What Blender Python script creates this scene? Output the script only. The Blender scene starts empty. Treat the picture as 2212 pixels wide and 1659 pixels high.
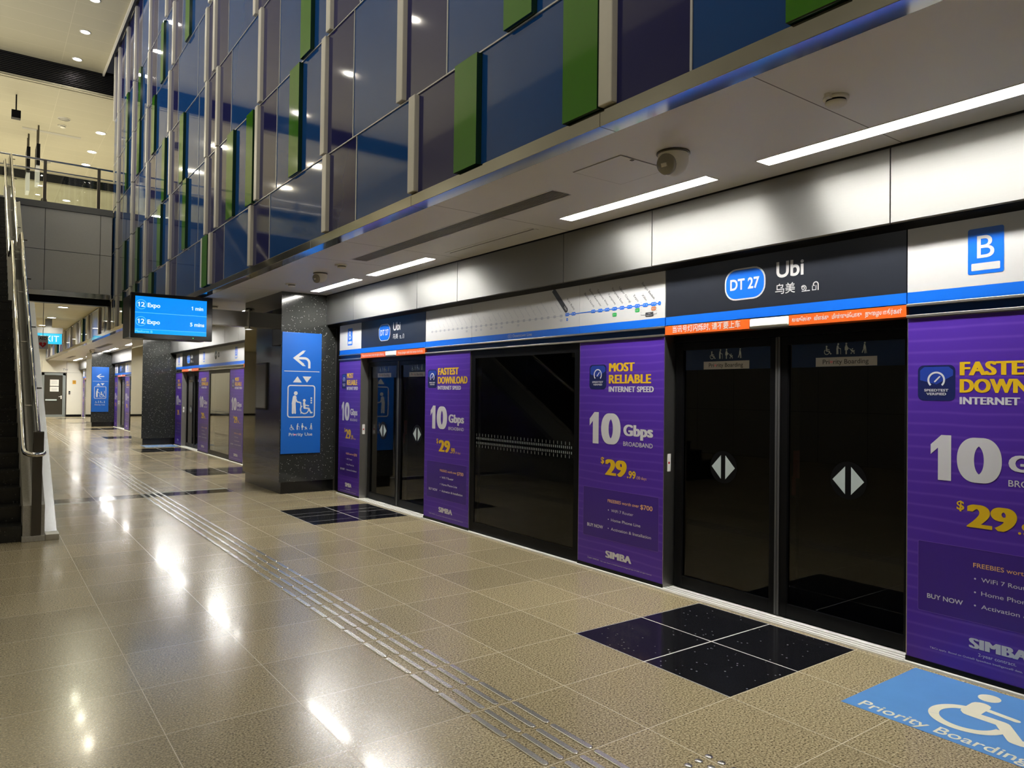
import bpy, bmesh, math, random, re
from mathutils import Matrix, Vector

# ------------------------------------------------------------------ scene, camera, world, exposure
scene = bpy.context.scene
COL = scene.collection
random.seed(7)
H = 1.54                                   # eye height
cam_d = bpy.data.cameras.new('camera')
cam = bpy.data.objects.new('camera', cam_d)
COL.objects.link(cam)
cam_d.sensor_width = 36.0
cam_d.sensor_fit = 'HORIZONTAL'
cam_d.lens = 1564.44 / 2212 * 36.0
cam_d.clip_end = 200
yaw, pitch, roll = math.radians(36.24228), math.radians(0.78085), math.radians(0.71462)
fw = Vector((math.sin(yaw) * math.cos(pitch), math.cos(yaw) * math.cos(pitch), math.sin(pitch)))
rt = Vector((math.cos(yaw), -math.sin(yaw), 0))
up = rt.cross(fw)
r2 = rt * math.cos(roll) + up * math.sin(roll)
u2 = -rt * math.sin(roll) + up * math.cos(roll)
cam.matrix_world = Matrix(((r2.x, u2.x, -fw.x, 0), (r2.y, u2.y, -fw.y, 0), (r2.z, u2.z, -fw.z, H), (0, 0, 0, 1)))
scene.camera = cam

world = bpy.data.worlds.new('world')
scene.world = world
world.use_nodes = True
world.node_tree.nodes['Background'].inputs[0].default_value = (0.02, 0.02, 0.022, 1)
world.node_tree.nodes['Background'].inputs[1].default_value = 1.0
scene.view_settings.view_transform = 'Standard'
scene.view_settings.look = 'None'
scene.view_settings.gamma = 1.0
scene.view_settings.use_curve_mapping = False
scene.view_settings.exposure = 0.0
scene.cycles.max_bounces = 7
scene.cycles.diffuse_bounces = 3
scene.cycles.glossy_bounces = 4
scene.cycles.transmission_bounces = 4
scene.cycles.transparent_max_bounces = 10
scene.cycles.caustics_reflective = False
scene.cycles.caustics_refractive = False
scene.cycles.sample_clamp_indirect = 6.0

STRIP_E = 115.0          # glow of the strip lamps under the soffit
HALL_W = 9.0           # watts of one downlight in the high ceiling
CONC_W = 112.0          # watts of one downlight on the upper concourse
FILL_W = 290.0          # watts of one added, unseen fill lamp brightening the hall
LOW_W = 62.0            # watts of one downlight under the bridge

# ------------------------------------------------------------------ measured layout (metres)
PX = 4.40               # face of the platform screen
DX = 4.52               # face of the sliding doors
Y0, BAY = 2.07, 5.745   # first door, bay length
SOF = 3.03              # soffit height
GX = 2.76               # face of the coloured glass wall
PIL = [-0.74, 10.75, 22.24, 33.73]   # near faces of the pillars
PILL = 1.85             # pillar length along the platform
YB = 21.75              # bridge face
YEND = 46.0

# ------------------------------------------------------------------ materials
def nt(name):
    m = bpy.data.materials.new(name)
    m.use_nodes = True
    return m, m.node_tree.nodes, m.node_tree.links, m.node_tree.nodes['Principled BSDF']

def surf(name, col, rough=0.5, metal=0.0, var=0.06, scale=8.0, spec=0.5, bump=0.0, stretch=None, coat=0.0, rvar=0.0):
    """a plain painted, stone or metal surface with a little procedural mottling"""
    m, N, L, b = nt(name)
    tc = N.new('ShaderNodeTexCoord')
    mp = N.new('ShaderNodeMapping')
    mp.inputs['Scale'].default_value = stretch or (1, 1, 1)
    no = N.new('ShaderNodeTexNoise')
    no.inputs['Scale'].default_value = scale
    no.inputs['Detail'].default_value = 4
    L.new(tc.outputs['Object'], mp.inputs['Vector'])
    L.new(mp.outputs['Vector'], no.inputs['Vector'])
    mx = N.new('ShaderNodeMix')
    mx.data_type = 'RGBA'
    mx.inputs[6].default_value = (*[c * (1 - var) for c in col], 1)
    mx.inputs[7].default_value = (*[min(1, c * (1 + var)) for c in col], 1)
    L.new(no.outputs['Fac'], mx.inputs[0])
    L.new(mx.outputs[2], b.inputs['Base Color'])
    b.inputs['Roughness'].default_value = rough
    b.inputs['Metallic'].default_value = metal
    b.inputs['Specular IOR Level'].default_value = spec
    b.inputs['Coat Weight'].default_value = coat
    b.inputs['Coat Roughness'].default_value = 0.05
    if rvar:
        mr = N.new('ShaderNodeMapRange')
        mr.inputs['To Min'].default_value = max(0.02, rough - rvar)
        mr.inputs['To Max'].default_value = rough + rvar
        L.new(no.outputs['Fac'], mr.inputs['Value'])
        L.new(mr.outputs[0], b.inputs['Roughness'])
    if bump:
        bp = N.new('ShaderNodeBump')
        bp.inputs['Strength'].default_value = bump
        bp.inputs['Distance'].default_value = 0.01
        L.new(no.outputs['Fac'], bp.inputs['Height'])
        L.new(bp.outputs[0], b.inputs['Normal'])
    return m

def glow(name, col, strength, base=(0.8, 0.8, 0.8)):
    m, N, L, b = nt(name)
    no = N.new('ShaderNodeTexNoise')
    no.inputs['Scale'].default_value = 3
    mx = N.new('ShaderNodeMix')
    mx.data_type = 'RGBA'
    mx.inputs[6].default_value = (*[c * 0.97 for c in col], 1)
    mx.inputs[7].default_value = (*col, 1)
    L.new(no.outputs['Fac'], mx.inputs[0])
    L.new(mx.outputs[2], b.inputs['Emission Color'])
    b.inputs['Base Color'].default_value = (*base, 1)
    b.inputs['Emission Strength'].default_value = strength
    b.inputs['Roughness'].default_value = 0.4
    return m

def math_node(N, L, op, a, b=None):
    n = N.new('ShaderNodeMath')
    n.operation = op
    for i, v in enumerate((a, b)):
        if v is None:
            continue
        if isinstance(v, (int, float)):
            n.inputs[i].default_value = v
        else:
            L.new(v, n.inputs[i])
    return n.outputs[0]

def pane(name, tint, f0=0.05, rough=0.0, dust=0.0):
    """a thin pane: tinted see-through plus a mirror that grows towards grazing angles, same from both sides"""
    m = bpy.data.materials.new(name)
    m.use_nodes = True
    N, L = m.node_tree.nodes, m.node_tree.links
    N.clear()
    out = N.new('ShaderNodeOutputMaterial')
    lw = N.new('ShaderNodeLayerWeight')
    lw.inputs['Blend'].default_value = 0.5
    p5 = math_node(N, L, 'POWER', lw.outputs['Facing'], 5.0)
    f = math_node(N, L, 'ADD', math_node(N, L, 'MULTIPLY', p5, 1 - f0), f0)
    tr = N.new('ShaderNodeBsdfTransparent')
    no = N.new('ShaderNodeTexNoise')
    no.inputs['Scale'].default_value = 2
    mx = N.new('ShaderNodeMix')
    mx.data_type = 'RGBA'
    mx.inputs[6].default_value = (*[c * 0.95 for c in tint], 1)
    mx.inputs[7].default_value = (*tint, 1)
    L.new(no.outputs['Fac'], mx.inputs[0])
    L.new(mx.outputs[2], tr.inputs[0])
    gl = N.new('ShaderNodeBsdfGlossy')
    gl.inputs['Roughness'].default_value = rough
    gl.inputs[0].default_value = (1, 1, 1, 1)
    ms = N.new('ShaderNodeMixShader')
    L.new(f, ms.inputs[0])
    L.new(tr.outputs[0], ms.inputs[1])
    L.new(gl.outputs[0], ms.inputs[2])
    L.new(ms.outputs[0], out.inputs[0])
    return m

def grid_mask(N, L, vec, px, py, ox, oy, w, axes=(0, 1)):
    """1 on the joint lines of a grid"""
    sp = N.new('ShaderNodeSeparateXYZ')
    L.new(vec, sp.inputs[0])
    res = []
    cells = []
    for ax, p, o in ((axes[0], px, ox), (axes[1], py, oy)):
        a = math_node(N, L, 'DIVIDE', math_node(N, L, 'SUBTRACT', sp.outputs[ax], o), p)
        fr = math_node(N, L, 'FRACT', a)
        cells.append(math_node(N, L, 'FLOOR', a))
        d = math_node(N, L, 'MINIMUM', fr, math_node(N, L, 'SUBTRACT', 1.0, fr))
        res.append(math_node(N, L, 'LESS_THAN', math_node(N, L, 'MULTIPLY', d, p), w / 2))
    return math_node(N, L, 'MAXIMUM', res[0], res[1]), cells

TX, TY = 0.608, 0.597        # floor tile pitch
TOX, TOY = 0.084, 3.53

def granite(name, stops, joint, rough, fleck_scale=160.0, tilevar=0.12, fleck=None, spec=0.5, jw=0.005):
    m, N, L, b = nt(name)
    tc = N.new('ShaderNodeTexCoord')
    v1 = N.new('ShaderNodeTexNoise')
    v1.inputs['Scale'].default_value = fleck_scale
    v1.inputs['Detail'].default_value = 3
    v1.inputs['Roughness'].default_value = 0.65
    L.new(tc.outputs['Object'], v1.inputs['Vector'])
    cr = N.new('ShaderNodeValToRGB')
    el = cr.color_ramp.elements
    el[0].position, el[0].color = stops[0][0], (*stops[0][1], 1)
    el[1].position, el[1].color = stops[-1][0], (*stops[-1][1], 1)
    for p, c in stops[1:-1]:
        e = el.new(p)
        e.color = (*c, 1)
    L.new(v1.outputs['Fac'], cr.inputs[0])
    mask, cells = grid_mask(N, L, tc.outputs['Object'], TX, TY, TOX, TOY, jw)
    cv = N.new('ShaderNodeCombineXYZ')
    L.new(cells[0], cv.inputs[0])
    L.new(cells[1], cv.inputs[1])
    wn = N.new('ShaderNodeTexWhiteNoise')
    wn.noise_dimensions = '3D'
    L.new(cv.outputs[0], wn.inputs['Vector'])
    k = math_node(N, L, 'ADD', math_node(N, L, 'MULTIPLY', wn.outputs['Value'], tilevar), 1 - tilevar / 2)
    vm = N.new('ShaderNodeVectorMath')
    vm.operation = 'SCALE'
    L.new(cr.outputs[0], vm.inputs[0])
    L.new(k, vm.inputs['Scale'])
    last = vm.outputs[0]
    if fleck:
        vo = N.new('ShaderNodeTexVoronoi')
        vo.inputs['Scale'].default_value = 38
        L.new(tc.outputs['Object'], vo.inputs['Vector'])
        n2 = N.new('ShaderNodeSeparateColor')
        L.new(vo.outputs['Color'], n2.inputs[0])
        pick = math_node(N, L, 'GREATER_THAN', n2.outputs[0], 0.86)
        near = math_node(N, L, 'LESS_THAN', vo.outputs['Distance'], 0.2)
        f = math_node(N, L, 'MULTIPLY', pick, near)
        mx = N.new('ShaderNodeMix')
        mx.data_type = 'RGBA'
        L.new(f, mx.inputs[0])
        L.new(last, mx.inputs[6])
        mx.inputs[7].default_value = (*fleck, 1)
        last = mx.outputs[2]
    mj = N.new('ShaderNodeMix')
    mj.data_type = 'RGBA'
    L.new(mask, mj.inputs[0])
    L.new(last, mj.inputs[6])
    mj.inputs[7].default_value = (*joint, 1)
    L.new(mj.outputs[2], b.inputs['Base Color'])
    nr = N.new('ShaderNodeTexNoise')
    nr.inputs['Scale'].default_value = 1.3
    L.new(tc.outputs['Object'], nr.inputs['Vector'])
    rr = math_node(N, L, 'ADD', math_node(N, L, 'MULTIPLY', nr.outputs['Fac'], rough * 0.7), rough * 0.65)
    rj = math_node(N, L, 'ADD', rr, math_node(N, L, 'MULTIPLY', mask, 0.4))
    L.new(rj, b.inputs['Roughness'])
    b.inputs['Specular IOR Level'].default_value = spec
    b.inputs['Coat Weight'].default_value = 0.10
    b.inputs['Coat Roughness'].default_value = 0.07
    return m

def stone_dark(name, base, fleck, rough, amount=0.84, scale=45):
    m, N, L, b = nt(name)
    tc = N.new('ShaderNodeTexCoord')
    vo = N.new('ShaderNodeTexVoronoi')
    vo.inputs['Scale'].default_value = scale
    L.new(tc.outputs['Object'], vo.inputs['Vector'])
    se = N.new('ShaderNodeSeparateColor')
    L.new(vo.outputs['Color'], se.inputs[0])
    pick = math_node(N, L, 'GREATER_THAN', se.outputs[0], amount)
    near = math_node(N, L, 'LESS_THAN', vo.outputs['Distance'], math_node(N, L, 'MULTIPLY', se.outputs[1], 0.45))
    f = math_node(N, L, 'MULTIPLY', pick, near)
    no = N.new('ShaderNodeTexNoise')
    no.inputs['Scale'].default_value = 90
    L.new(tc.outputs['Object'], no.inputs['Vector'])
    m0 = N.new('ShaderNodeMix')
    m0.data_type = 'RGBA'
    m0.inputs[6].default_value = (*[c * 0.4 for c in base], 1)
    m0.inputs[7].default_value = (*[c * 1.6 for c in base], 1)
    L.new(no.outputs['Fac'], m0.inputs[0])
    mx = N.new('ShaderNodeMix')
    mx.data_type = 'RGBA'
    L.new(f, mx.inputs[0])
    L.new(m0.outputs[2], mx.inputs[6])
    mx.inputs[7].default_value = (*fleck, 1)
    L.new(mx.outputs[2], b.inputs['Base Color'])
    b.inputs['Roughness'].default_value = rough
    return m

def tiled(name, col, joint, px, py, ox, oy, w, axes, rough, spec=0.4, var=0.05):
    """panels with joint lines, for ceilings and walls"""
    m, N, L, b = nt(name)
    tc = N.new('ShaderNodeTexCoord')
    mask, cells = grid_mask(N, L, tc.outputs['Object'], px, py, ox, oy, w, axes)
    cv = N.new('ShaderNodeCombineXYZ')
    L.new(cells[0], cv.inputs[0])
    L.new(cells[1], cv.inputs[1])
    wn = N.new('ShaderNodeTexWhiteNoise')
    L.new(cv.outputs[0], wn.inputs['Vector'])
    k = math_node(N, L, 'ADD', math_node(N, L, 'MULTIPLY', wn.outputs['Value'], var), 1 - var / 2)
    vm = N.new('ShaderNodeVectorMath')
    vm.operation = 'SCALE'
    vm.inputs[0].default_value = col
    L.new(k, vm.inputs['Scale'])
    mj = N.new('ShaderNodeMix')
    mj.data_type = 'RGBA'
    L.new(mask, mj.inputs[0])
    L.new(vm.outputs[0], mj.inputs[6])
    mj.inputs[7].default_value = (*joint, 1)
    L.new(mj.outputs[2], b.inputs['Base Color'])
    b.inputs['Roughness'].default_value = rough
    b.inputs['Specular IOR Level'].default_value = spec
    return m

def poster_mat(name):
    """purple print with faint wavy lines"""
    m, N, L, b = nt(name)
    tc = N.new('ShaderNodeTexCoord')
    wv = N.new('ShaderNodeTexWave')
    wv.wave_type = 'BANDS'
    wv.bands_direction = 'Z'
    wv.inputs['Scale'].default_value = 4.6
    wv.inputs['Distortion'].default_value = 2.2
    wv.inputs['Detail'].default_value = 1.0
    wv.inputs['Detail Scale'].default_value = 0.35
    L.new(tc.outputs['Object'], wv.inputs['Vector'])
    pw = math_node(N, L, 'POWER', wv.outputs['Fac'], 10.0)
    mx = N.new('ShaderNodeMix')
    mx.data_type = 'RGBA'
    L.new(math_node(N, L, 'MULTIPLY', pw, 0.22), mx.inputs[0])
    mx.inputs[6].default_value = (0.072, 0.023, 0.300, 1)
    mx.inputs[7].default_value = (0.21, 0.12, 0.53, 1)
    L.new(mx.outputs[2], b.inputs['Base Color'])
    b.inputs['Roughness'].default_value = 0.32
    b.inputs['Specular IOR Level'].default_value = 0.35
    return m

M = {}
M['floor'] = granite('beige_granite', [(0.34, (0.035, 0.027, 0.015)), (0.44, (0.25, 0.203, 0.118)), (0.55, (0.385, 0.318, 0.190)), (0.68, (0.58, 0.50, 0.33))],
                     (0.56, 0.49, 0.37), 0.215, 105.0, 0.20, None, 0.5, 0.0035)
M['black_tile'] = granite('black_granite', [(0.3, (0.004, 0.004, 0.005)), (0.55, (0.008, 0.008, 0.010)), (0.8, (0.03, 0.03, 0.035))],
                          (0.45, 0.44, 0.42), 0.13, 140.0, 0.25, (0.20, 0.20, 0.22), 0.5)
M['pale_tile'] = surf('pale_marble', (0.50, 0.52, 0.45), 0.12, 0, 0.08, 6)
M['pillar_face'] = stone_dark('sparkling_black_granite', (0.022, 0.023, 0.021), (0.28, 0.29, 0.28), 0.11, 0.87, 86)
M['pillar_side'] = stone_dark('polished_black_granite', (0.016, 0.014, 0.011), (0.05, 0.048, 0.04), 0.03, 0.9, 40)
M['plinth'] = surf('black_plinth', (0.006, 0.006, 0.006), 0.22)
M['soffit'] = surf('white_soffit_panel', (0.86, 0.85, 0.82), 0.38, 0, 0.02, 2)
M['soffit_gap'] = surf('soffit_joint', (0.18, 0.17, 0.16), 0.8)
M['steel_mirror'] = surf('polished_steel', (0.66, 0.64, 0.59), 0.10, 1.0, 0.05, 2.0, 0.5, 0.02)
M['trim_steel'] = surf('soffit_edge_steel', (0.42, 0.405, 0.35), 0.09, 1.0, 0.08, 2.0, 0.5, 0.03)
M['steel_brushed'] = surf('brushed_steel', (0.60, 0.585, 0.55), 0.33, 1.0, 0.08, 60, 0.5, 0.0, (1, 1, 30))
M['fascia'] = surf('brushed_fascia_steel', (0.262, 0.258, 0.247), 0.57, 0.88, 0.06, 30, 0.5, 0.0, (1, 0.3, 20))
_n = M['fascia'].node_tree.nodes
_t = _n.new('ShaderNodeCombineXYZ')
_t.inputs[2].default_value = 1.0
M['fascia'].node_tree.links.new(_t.outputs[0], _n['Principled BSDF'].inputs['Tangent'])
_n['Principled BSDF'].inputs['Anisotropic'].default_value = 0.92
M['black'] = surf('black_metal', (0.004, 0.004, 0.0045), 0.35, spec=0.1)
M['black_gloss'] = surf('black_gloss_plastic', (0.005, 0.005, 0.006), 0.15)
M['dark_steel'] = surf('dark_steel', (0.09, 0.08, 0.065), 0.35, 0.8)
M['seal'] = surf('dark_rubber', (0.045, 0.045, 0.045), 0.5)
M['grey_metal'] = surf('grey_metal', (0.20, 0.20, 0.195), 0.45, 0.4)
M['sill'] = surf('aluminium_sill', (0.82, 0.81, 0.76), 0.42, 0.15, 0.08, 12)
M['white'] = surf('white_paint', (0.74, 0.72, 0.68), 0.35)
M['sign_white'] = surf('sign_white', (0.47, 0.466, 0.458), 0.30, 0, 0.015)
M['sign_black'] = surf('sign_black', (0.012, 0.014, 0.020), 0.30, 0, 0.05)
M['blue'] = surf('line_blue', (0.003, 0.115, 0.58), 0.32, 0, 0.02)
M['sign_blue'] = surf('wayfinding_blue', (0.005, 0.088, 0.37), 0.35, 0, 0.02)
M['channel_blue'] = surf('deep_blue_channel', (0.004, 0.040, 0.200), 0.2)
M['navy'] = surf('navy_film', (0.006, 0.020, 0.065), 0.25, 0, 0.04)
M['orange'] = surf('warning_orange', (0.68, 0.105, 0.010), 0.35, 0, 0.02)
M['poster'] = poster_mat('purple_poster')
M['poster_box'] = surf('deep_violet_print', (0.042, 0.012, 0.20), 0.32, 0, 0.02)
M['poster_line'] = surf('lilac_print', (0.16, 0.08, 0.42), 0.32)
M['yellow'] = surf('yellow_print', (0.70, 0.44, 0.010), 0.35, 0, 0.02)
M['peach'] = surf('peach_print', (0.76, 0.42, 0.16), 0.35, 0, 0.02)
M['print_white'] = surf('white_print', (0.60, 0.595, 0.615), 0.35, 0, 0.015)
M['badge'] = surf('badge_navy', (0.008, 0.014, 0.085), 0.3, 0, 0.05)
M['badge_blue'] = surf('badge_blue', (0.016, 0.045, 0.30), 0.3)
M['sheet_steel'] = surf('bright_sheet_steel', (0.62, 0.65, 0.72), 0.20, 1.0, 0.06, 3)
M['infill'] = surf('dark_bronze_panel', (0.028, 0.028, 0.022), 0.18)
M['dash_film'] = surf('dull_silver_film', (0.20, 0.22, 0.22), 0.5)
M['silver_film'] = surf('silver_film', (0.40, 0.46, 0.45), 0.45)
M['print_grey'] = surf('faded_grey_print', (0.31, 0.31, 0.345), 0.4)
M['print_grey_light'] = surf('pale_grey_print', (0.36, 0.36, 0.40), 0.4)
M['print_dark'] = surf('dark_print', (0.03, 0.03, 0.035), 0.4)
M['green_print'] = surf('green_print', (0.01, 0.28, 0.05), 0.4)
M['brown_print'] = surf('brown_print', (0.36, 0.12, 0.04), 0.4)
M['pink'] = surf('pink_print', (0.75, 0.25, 0.30), 0.4)
M['red'] = surf('red_print', (0.50, 0.012, 0.015), 0.4)
M['red_dull'] = surf('dull_red_metal', (0.42, 0.10, 0.09), 0.45)
M['glass_blue'] = surf('blue_glass', (0.009, 0.072, 0.275), 0.05, 0, 0.05, 3, 0.36)
M['glass_purple'] = surf('purple_glass', (0.017, 0.019, 0.115), 0.05, 0, 0.05, 3, 0.36)
M['glass_green'] = surf('green_glass', (0.055, 0.215, 0.010), 0.06, 0, 0.05, 3, 0.4)
M['glass_green_edge'] = surf('green_glass_edge', (0.008, 0.035, 0.012), 0.12)
M['fin'] = surf('cream_metal_fin', (0.72, 0.69, 0.61), 0.32, 0.0, 0.04, 20)
M['joint'] = surf('silver_joint', (0.50, 0.50, 0.50), 0.35, 0.5)
M['psd_glass'] = pane('platform_glass', (0.42, 0.43, 0.42), 0.032)
M['clear_glass'] = pane('clear_glass', (0.90, 0.93, 0.91), 0.04)
M['smoked_glass'] = pane('smoked_glass', (0.16, 0.17, 0.14), 0.05)
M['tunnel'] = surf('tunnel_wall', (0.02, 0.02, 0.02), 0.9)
M['ceiling'] = tiled('metal_ceiling_tiles', (0.43, 0.395, 0.285), (0.53, 0.49, 0.37), 1.5, 0.62, 0.1, 0.0, 0.012, (0, 1), 0.5)
M['ceiling_low'] = tiled('slatted_ceiling', (0.72, 0.66, 0.44), (0.40, 0.35, 0.20), 30.0, 0.40, 0.1, 0.0, 0.02, (0, 1), 0.5)
M['louvre'] = surf('black_louvre', (0.004, 0.004, 0.005), 0.6)
M['louvre_slat'] = surf('louvre_slat', (0.05, 0.05, 0.055), 0.35, 0.5)
M['bridge'] = surf('grey_stone_panel', (0.70, 0.685, 0.64), 0.45, 0, 0.05, 25)
M['wall_white'] = surf('cream_wall_panel', (0.72, 0.68, 0.54), 0.32, 0, 0.03, 3)
M['wall_left_glass'] = tiled('opposite_blue_glass', (0.016, 0.055, 0.16), (0.30, 0.30, 0.30), 1.4, 1.2, 0, 0, 0.02, (1, 2), 0.06)
M['wall_left'] = tiled('pale_wall_panel', (0.42, 0.40, 0.34), (0.15, 0.14, 0.12), 1.2, 1.2, 0, 0, 0.015, (1, 2), 0.3)
M['concrete'] = surf('speckled_concrete', (0.33, 0.31, 0.26), 0.6, 0, 0.25, 60, 0.4, 0.15)
M['step'] = stone_dark('black_step_granite', (0.012, 0.012, 0.011), (0.06, 0.06, 0.055), 0.25, 0.85, 60)
M['step_nose'] = surf('step_nosing', (0.10, 0.10, 0.09), 0.4)
M['tactile'] = surf('tactile_steel', (0.50, 0.48, 0.44), 0.27, 0.9, 0.12, 40)
M['decal_blue'] = surf('worn_blue_decal', (0.10, 0.27, 0.58), 0.32, 0, 0.08, 7)
M['decal_cream'] = surf('cream_decal', (0.72, 0.68, 0.52), 0.35, 0, 0.04)
M['cream_plastic'] = surf('cream_plastic', (0.80, 0.77, 0.68), 0.35)
M['lens_grey'] = surf('dome_lens', (0.26, 0.24, 0.19), 0.25)
M['vent'] = surf('vent_dark', (0.16, 0.15, 0.13), 0.5)
M['vent_slat'] = surf('vent_slat', (0.36, 0.34, 0.30), 0.4)
M['strip'] = glow('strip_lamp_glow', (1.0, 0.985, 0.945), STRIP_E)
M['lamp'] = glow('downlight_glow', (1.0, 0.97, 0.88), 22.0)
M['door_lamp'] = surf('door_lamp_cover', (0.80, 0.79, 0.74), 0.2)
M['screen'] = glow('screen_blue', (0.0, 0.30, 1.0), 1.0, (0.0, 0.02, 0.05))
M['screen_bar'] = glow('screen_cyan', (0.0, 0.36, 1.0), 1.15, (0.0, 0.02, 0.05))
M['screen_line'] = glow('screen_line', (0.16, 0.75, 1.0), 1.0, (0.0, 0.02, 0.05))
M['screen_text'] = glow('screen_text', (0.78, 0.95, 1.0), 1.1, (0.0, 0.02, 0.05))
M['exit'] = glow('exit_cyan', (0.0, 0.50, 0.85), 1.0, (0.0, 0.05, 0.08))
M['exit_text'] = glow('exit_text', (0.65, 0.95, 1.0), 1.0, (0.1, 0.1, 0.1))
M['led_green'] = glow('green_led', (0.05, 1.0, 0.2), 4.0)
M['amber_sign'] = surf('amber_notice', (0.75, 0.38, 0.02), 0.4)
M['paper'] = surf('paper_notice', (0.80, 0.79, 0.74), 0.6)
M['door_grey'] = surf('grey_door_frame', (0.25, 0.28, 0.27), 0.4, 0.3)
M['door_glass'] = surf('dark_door_glass', (0.05, 0.045, 0.035), 0.08)

# ------------------------------------------------------------------ mesh helpers
def tag(o, label=None, cat=None, group=None, kind=None):
    if label: o['label'] = label
    if cat: o['category'] = cat
    if group: o['group'] = group
    if kind: o['kind'] = kind
    return o

def empty(name, loc=(0, 0, 0), frame=None):
    o = bpy.data.objects.new(name, None)
    o.empty_display_size = 0.1
    COL.objects.link(o)
    if frame == 'wall':            # local x runs along -Y, local y into the screen wall (+X)
        o.matrix_world = Matrix.Translation(loc) @ Matrix.Rotation(-math.pi / 2, 4, 'Z')
    elif frame == 'floor':         # local x along -Y, local z along +X, front looks up
        R = Matrix(((0, 0, 1, 0), (-1, 0, 0, 0), (0, -1, 0, 0), (0, 0, 0, 1)))
        o.matrix_world = Matrix.Translation(loc) @ R
    else:
        o.location = loc
    return o

def box(bm, x0, x1, y0, y1, z0, z1, mi=0, bevel=0.0):
    if x0 > x1: x0, x1 = x1, x0
    if y0 > y1: y0, y1 = y1, y0
    if z0 > z1: z0, z1 = z1, z0
    v = [bm.verts.new((x, y, z)) for x in (x0, x1) for y in (y0, y1) for z in (z0, z1)]
    fs = []
    for q in ((0, 1, 3, 2), (4, 6, 7, 5), (0, 4, 5, 1), (2, 3, 7, 6), (0, 2, 6, 4), (1, 5, 7, 3)):
        f = bm.faces.new([v[i] for i in q])
        f.material_index = mi
        fs.append(f)
    if bevel > 0:
        es = list({e for f in fs for e in f.edges})
        r = bmesh.ops.bevel(bm, geom=es, offset=bevel, segments=2, profile=0.5, affect='EDGES')
        for f in r['faces']:
            f.material_index = mi
    return fs

def B(*a, **k):
    bm = bmesh.new()
    box(bm, *a, **k)
    return bm

def prism(bm, pts, axis, a, b, mi=0):
    """extrude a 2D outline; axis 'x': pts are (y,z); 'y': (x,z); 'z': (x,y)"""
    def P(p, t):
        return {'x': (t, p[0], p[1]), 'y': (p[0], t, p[1]), 'z': (p[0], p[1], t)}[axis]
    A = [bm.verts.new(P(p, a)) for p in pts]
    C = [bm.verts.new(P(p, b)) for p in pts]
    n = len(pts)
    for f in (bm.faces.new(A), bm.faces.new(list(reversed(C)))):
        f.material_index = mi
    for i in range(n):
        f = bm.faces.new((A[i], C[i], C[(i + 1) % n], A[(i + 1) % n]))
        f.material_index = mi

def tube(bm, pts, r, seg=12, mi=0, caps=True):
    pts = [Vector(p) for p in pts]
    rings = []
    prev_n = None
    for i, p in enumerate(pts):
        t = (pts[min(i + 1, len(pts) - 1)] - pts[max(i - 1, 0)]).normalized()
        if prev_n is None:
            n = t.cross(Vector((0, 0, 1)))
            if n.length < 1e-3:
                n = t.cross(Vector((1, 0, 0)))
        else:
            n = prev_n - t * prev_n.dot(t)
        n.normalize()
        prev_n = n
        b = t.cross(n)
        rings.append([bm.verts.new(p + r * (math.cos(2 * math.pi * k / seg) * n + math.sin(2 * math.pi * k / seg) * b)) for k in range(seg)])
    for a, c in zip(rings, rings[1:]):
        for k in range(seg):
            f = bm.faces.new((a[k], a[(k + 1) % seg], c[(k + 1) % seg], c[k]))
            f.material_index = mi
    if caps:
        for rg in (rings[0], rings[-1]):
            f = bm.faces.new(rg)
            f.material_index = mi

def lathe(bm, prof, seg=24, mi=0, cx=0, cy=0):
    """prof: (r, z) list; spun around z"""
    rings = []
    for r, z in prof:
        if r < 1e-6:
            rings.append([bm.verts.new((cx, cy, z))])
        else:
            rings.append([bm.verts.new((cx + r * math.cos(2 * math.pi * k / seg), cy + r * math.sin(2 * math.pi * k / seg), z)) for k in range(seg)])
    for a, c in zip(rings, rings[1:]):
        for k in range(seg):
            if len(a) == 1 and len(c) == 1:
                continue
            if len(a) == 1:
                f = bm.faces.new((a[0], c[k], c[(k + 1) % seg]))
            elif len(c) == 1:
                f = bm.faces.new((a[k], a[(k + 1) % seg], c[0]))
            else:
                f = bm.faces.new((a[k], a[(k + 1) % seg], c[(k + 1) % seg], c[k]))
            f.material_index = mi

def cells(bm, xs, ys, z, pick, flip=False):
    """a horizontal sheet cut into rectangles; pick(xc, yc) gives a material index or None for a hole"""
    V = {}
    def vert(x, y):
        k = (round(x, 5), round(y, 5))
        if k not in V:
            V[k] = bm.verts.new((x, y, z))
        return V[k]
    for i in range(len(xs) - 1):
        for j in range(len(ys) - 1):
            mi = pick((xs[i] + xs[i + 1]) / 2, (ys[j] + ys[j + 1]) / 2)
            if mi is None:
                continue
            q = [vert(xs[i], ys[j]), vert(xs[i + 1], ys[j]), vert(xs[i + 1], ys[j + 1]), vert(xs[i], ys[j + 1])]
            f = bm.faces.new(list(reversed(q)) if flip else q)
            f.material_index = mi

# ------------------------------------------------------------------ flat print: letters and symbols, one mesh per colour
_cache = {}
RES = [4]
def raw_glyphs(s, bold=0.0, spacing=1.0):
    k = (s, bold, spacing, RES[0])
    if k not in _cache:
        c = bpy.data.curves.new('text', 'FONT')
        c.body = s
        c.offset = bold
        c.space_character = spacing
        c.resolution_u = RES[0]
        o = bpy.data.objects.new('text', c)
        COL.objects.link(o)
        bpy.context.view_layer.update()
        me = bpy.data.meshes.new_from_object(o.evaluated_get(bpy.context.evaluated_depsgraph_get()))
        vs = [(v.co.x, v.co.y) for v in me.vertices]
        fs = [tuple(p.vertices) for p in me.polygons]
        bpy.data.objects.remove(o)
        bpy.data.curves.remove(c)
        bpy.data.meshes.remove(me)
        _cache[k] = (vs, fs)
    return _cache[k]
CAP = 0.682

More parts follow.
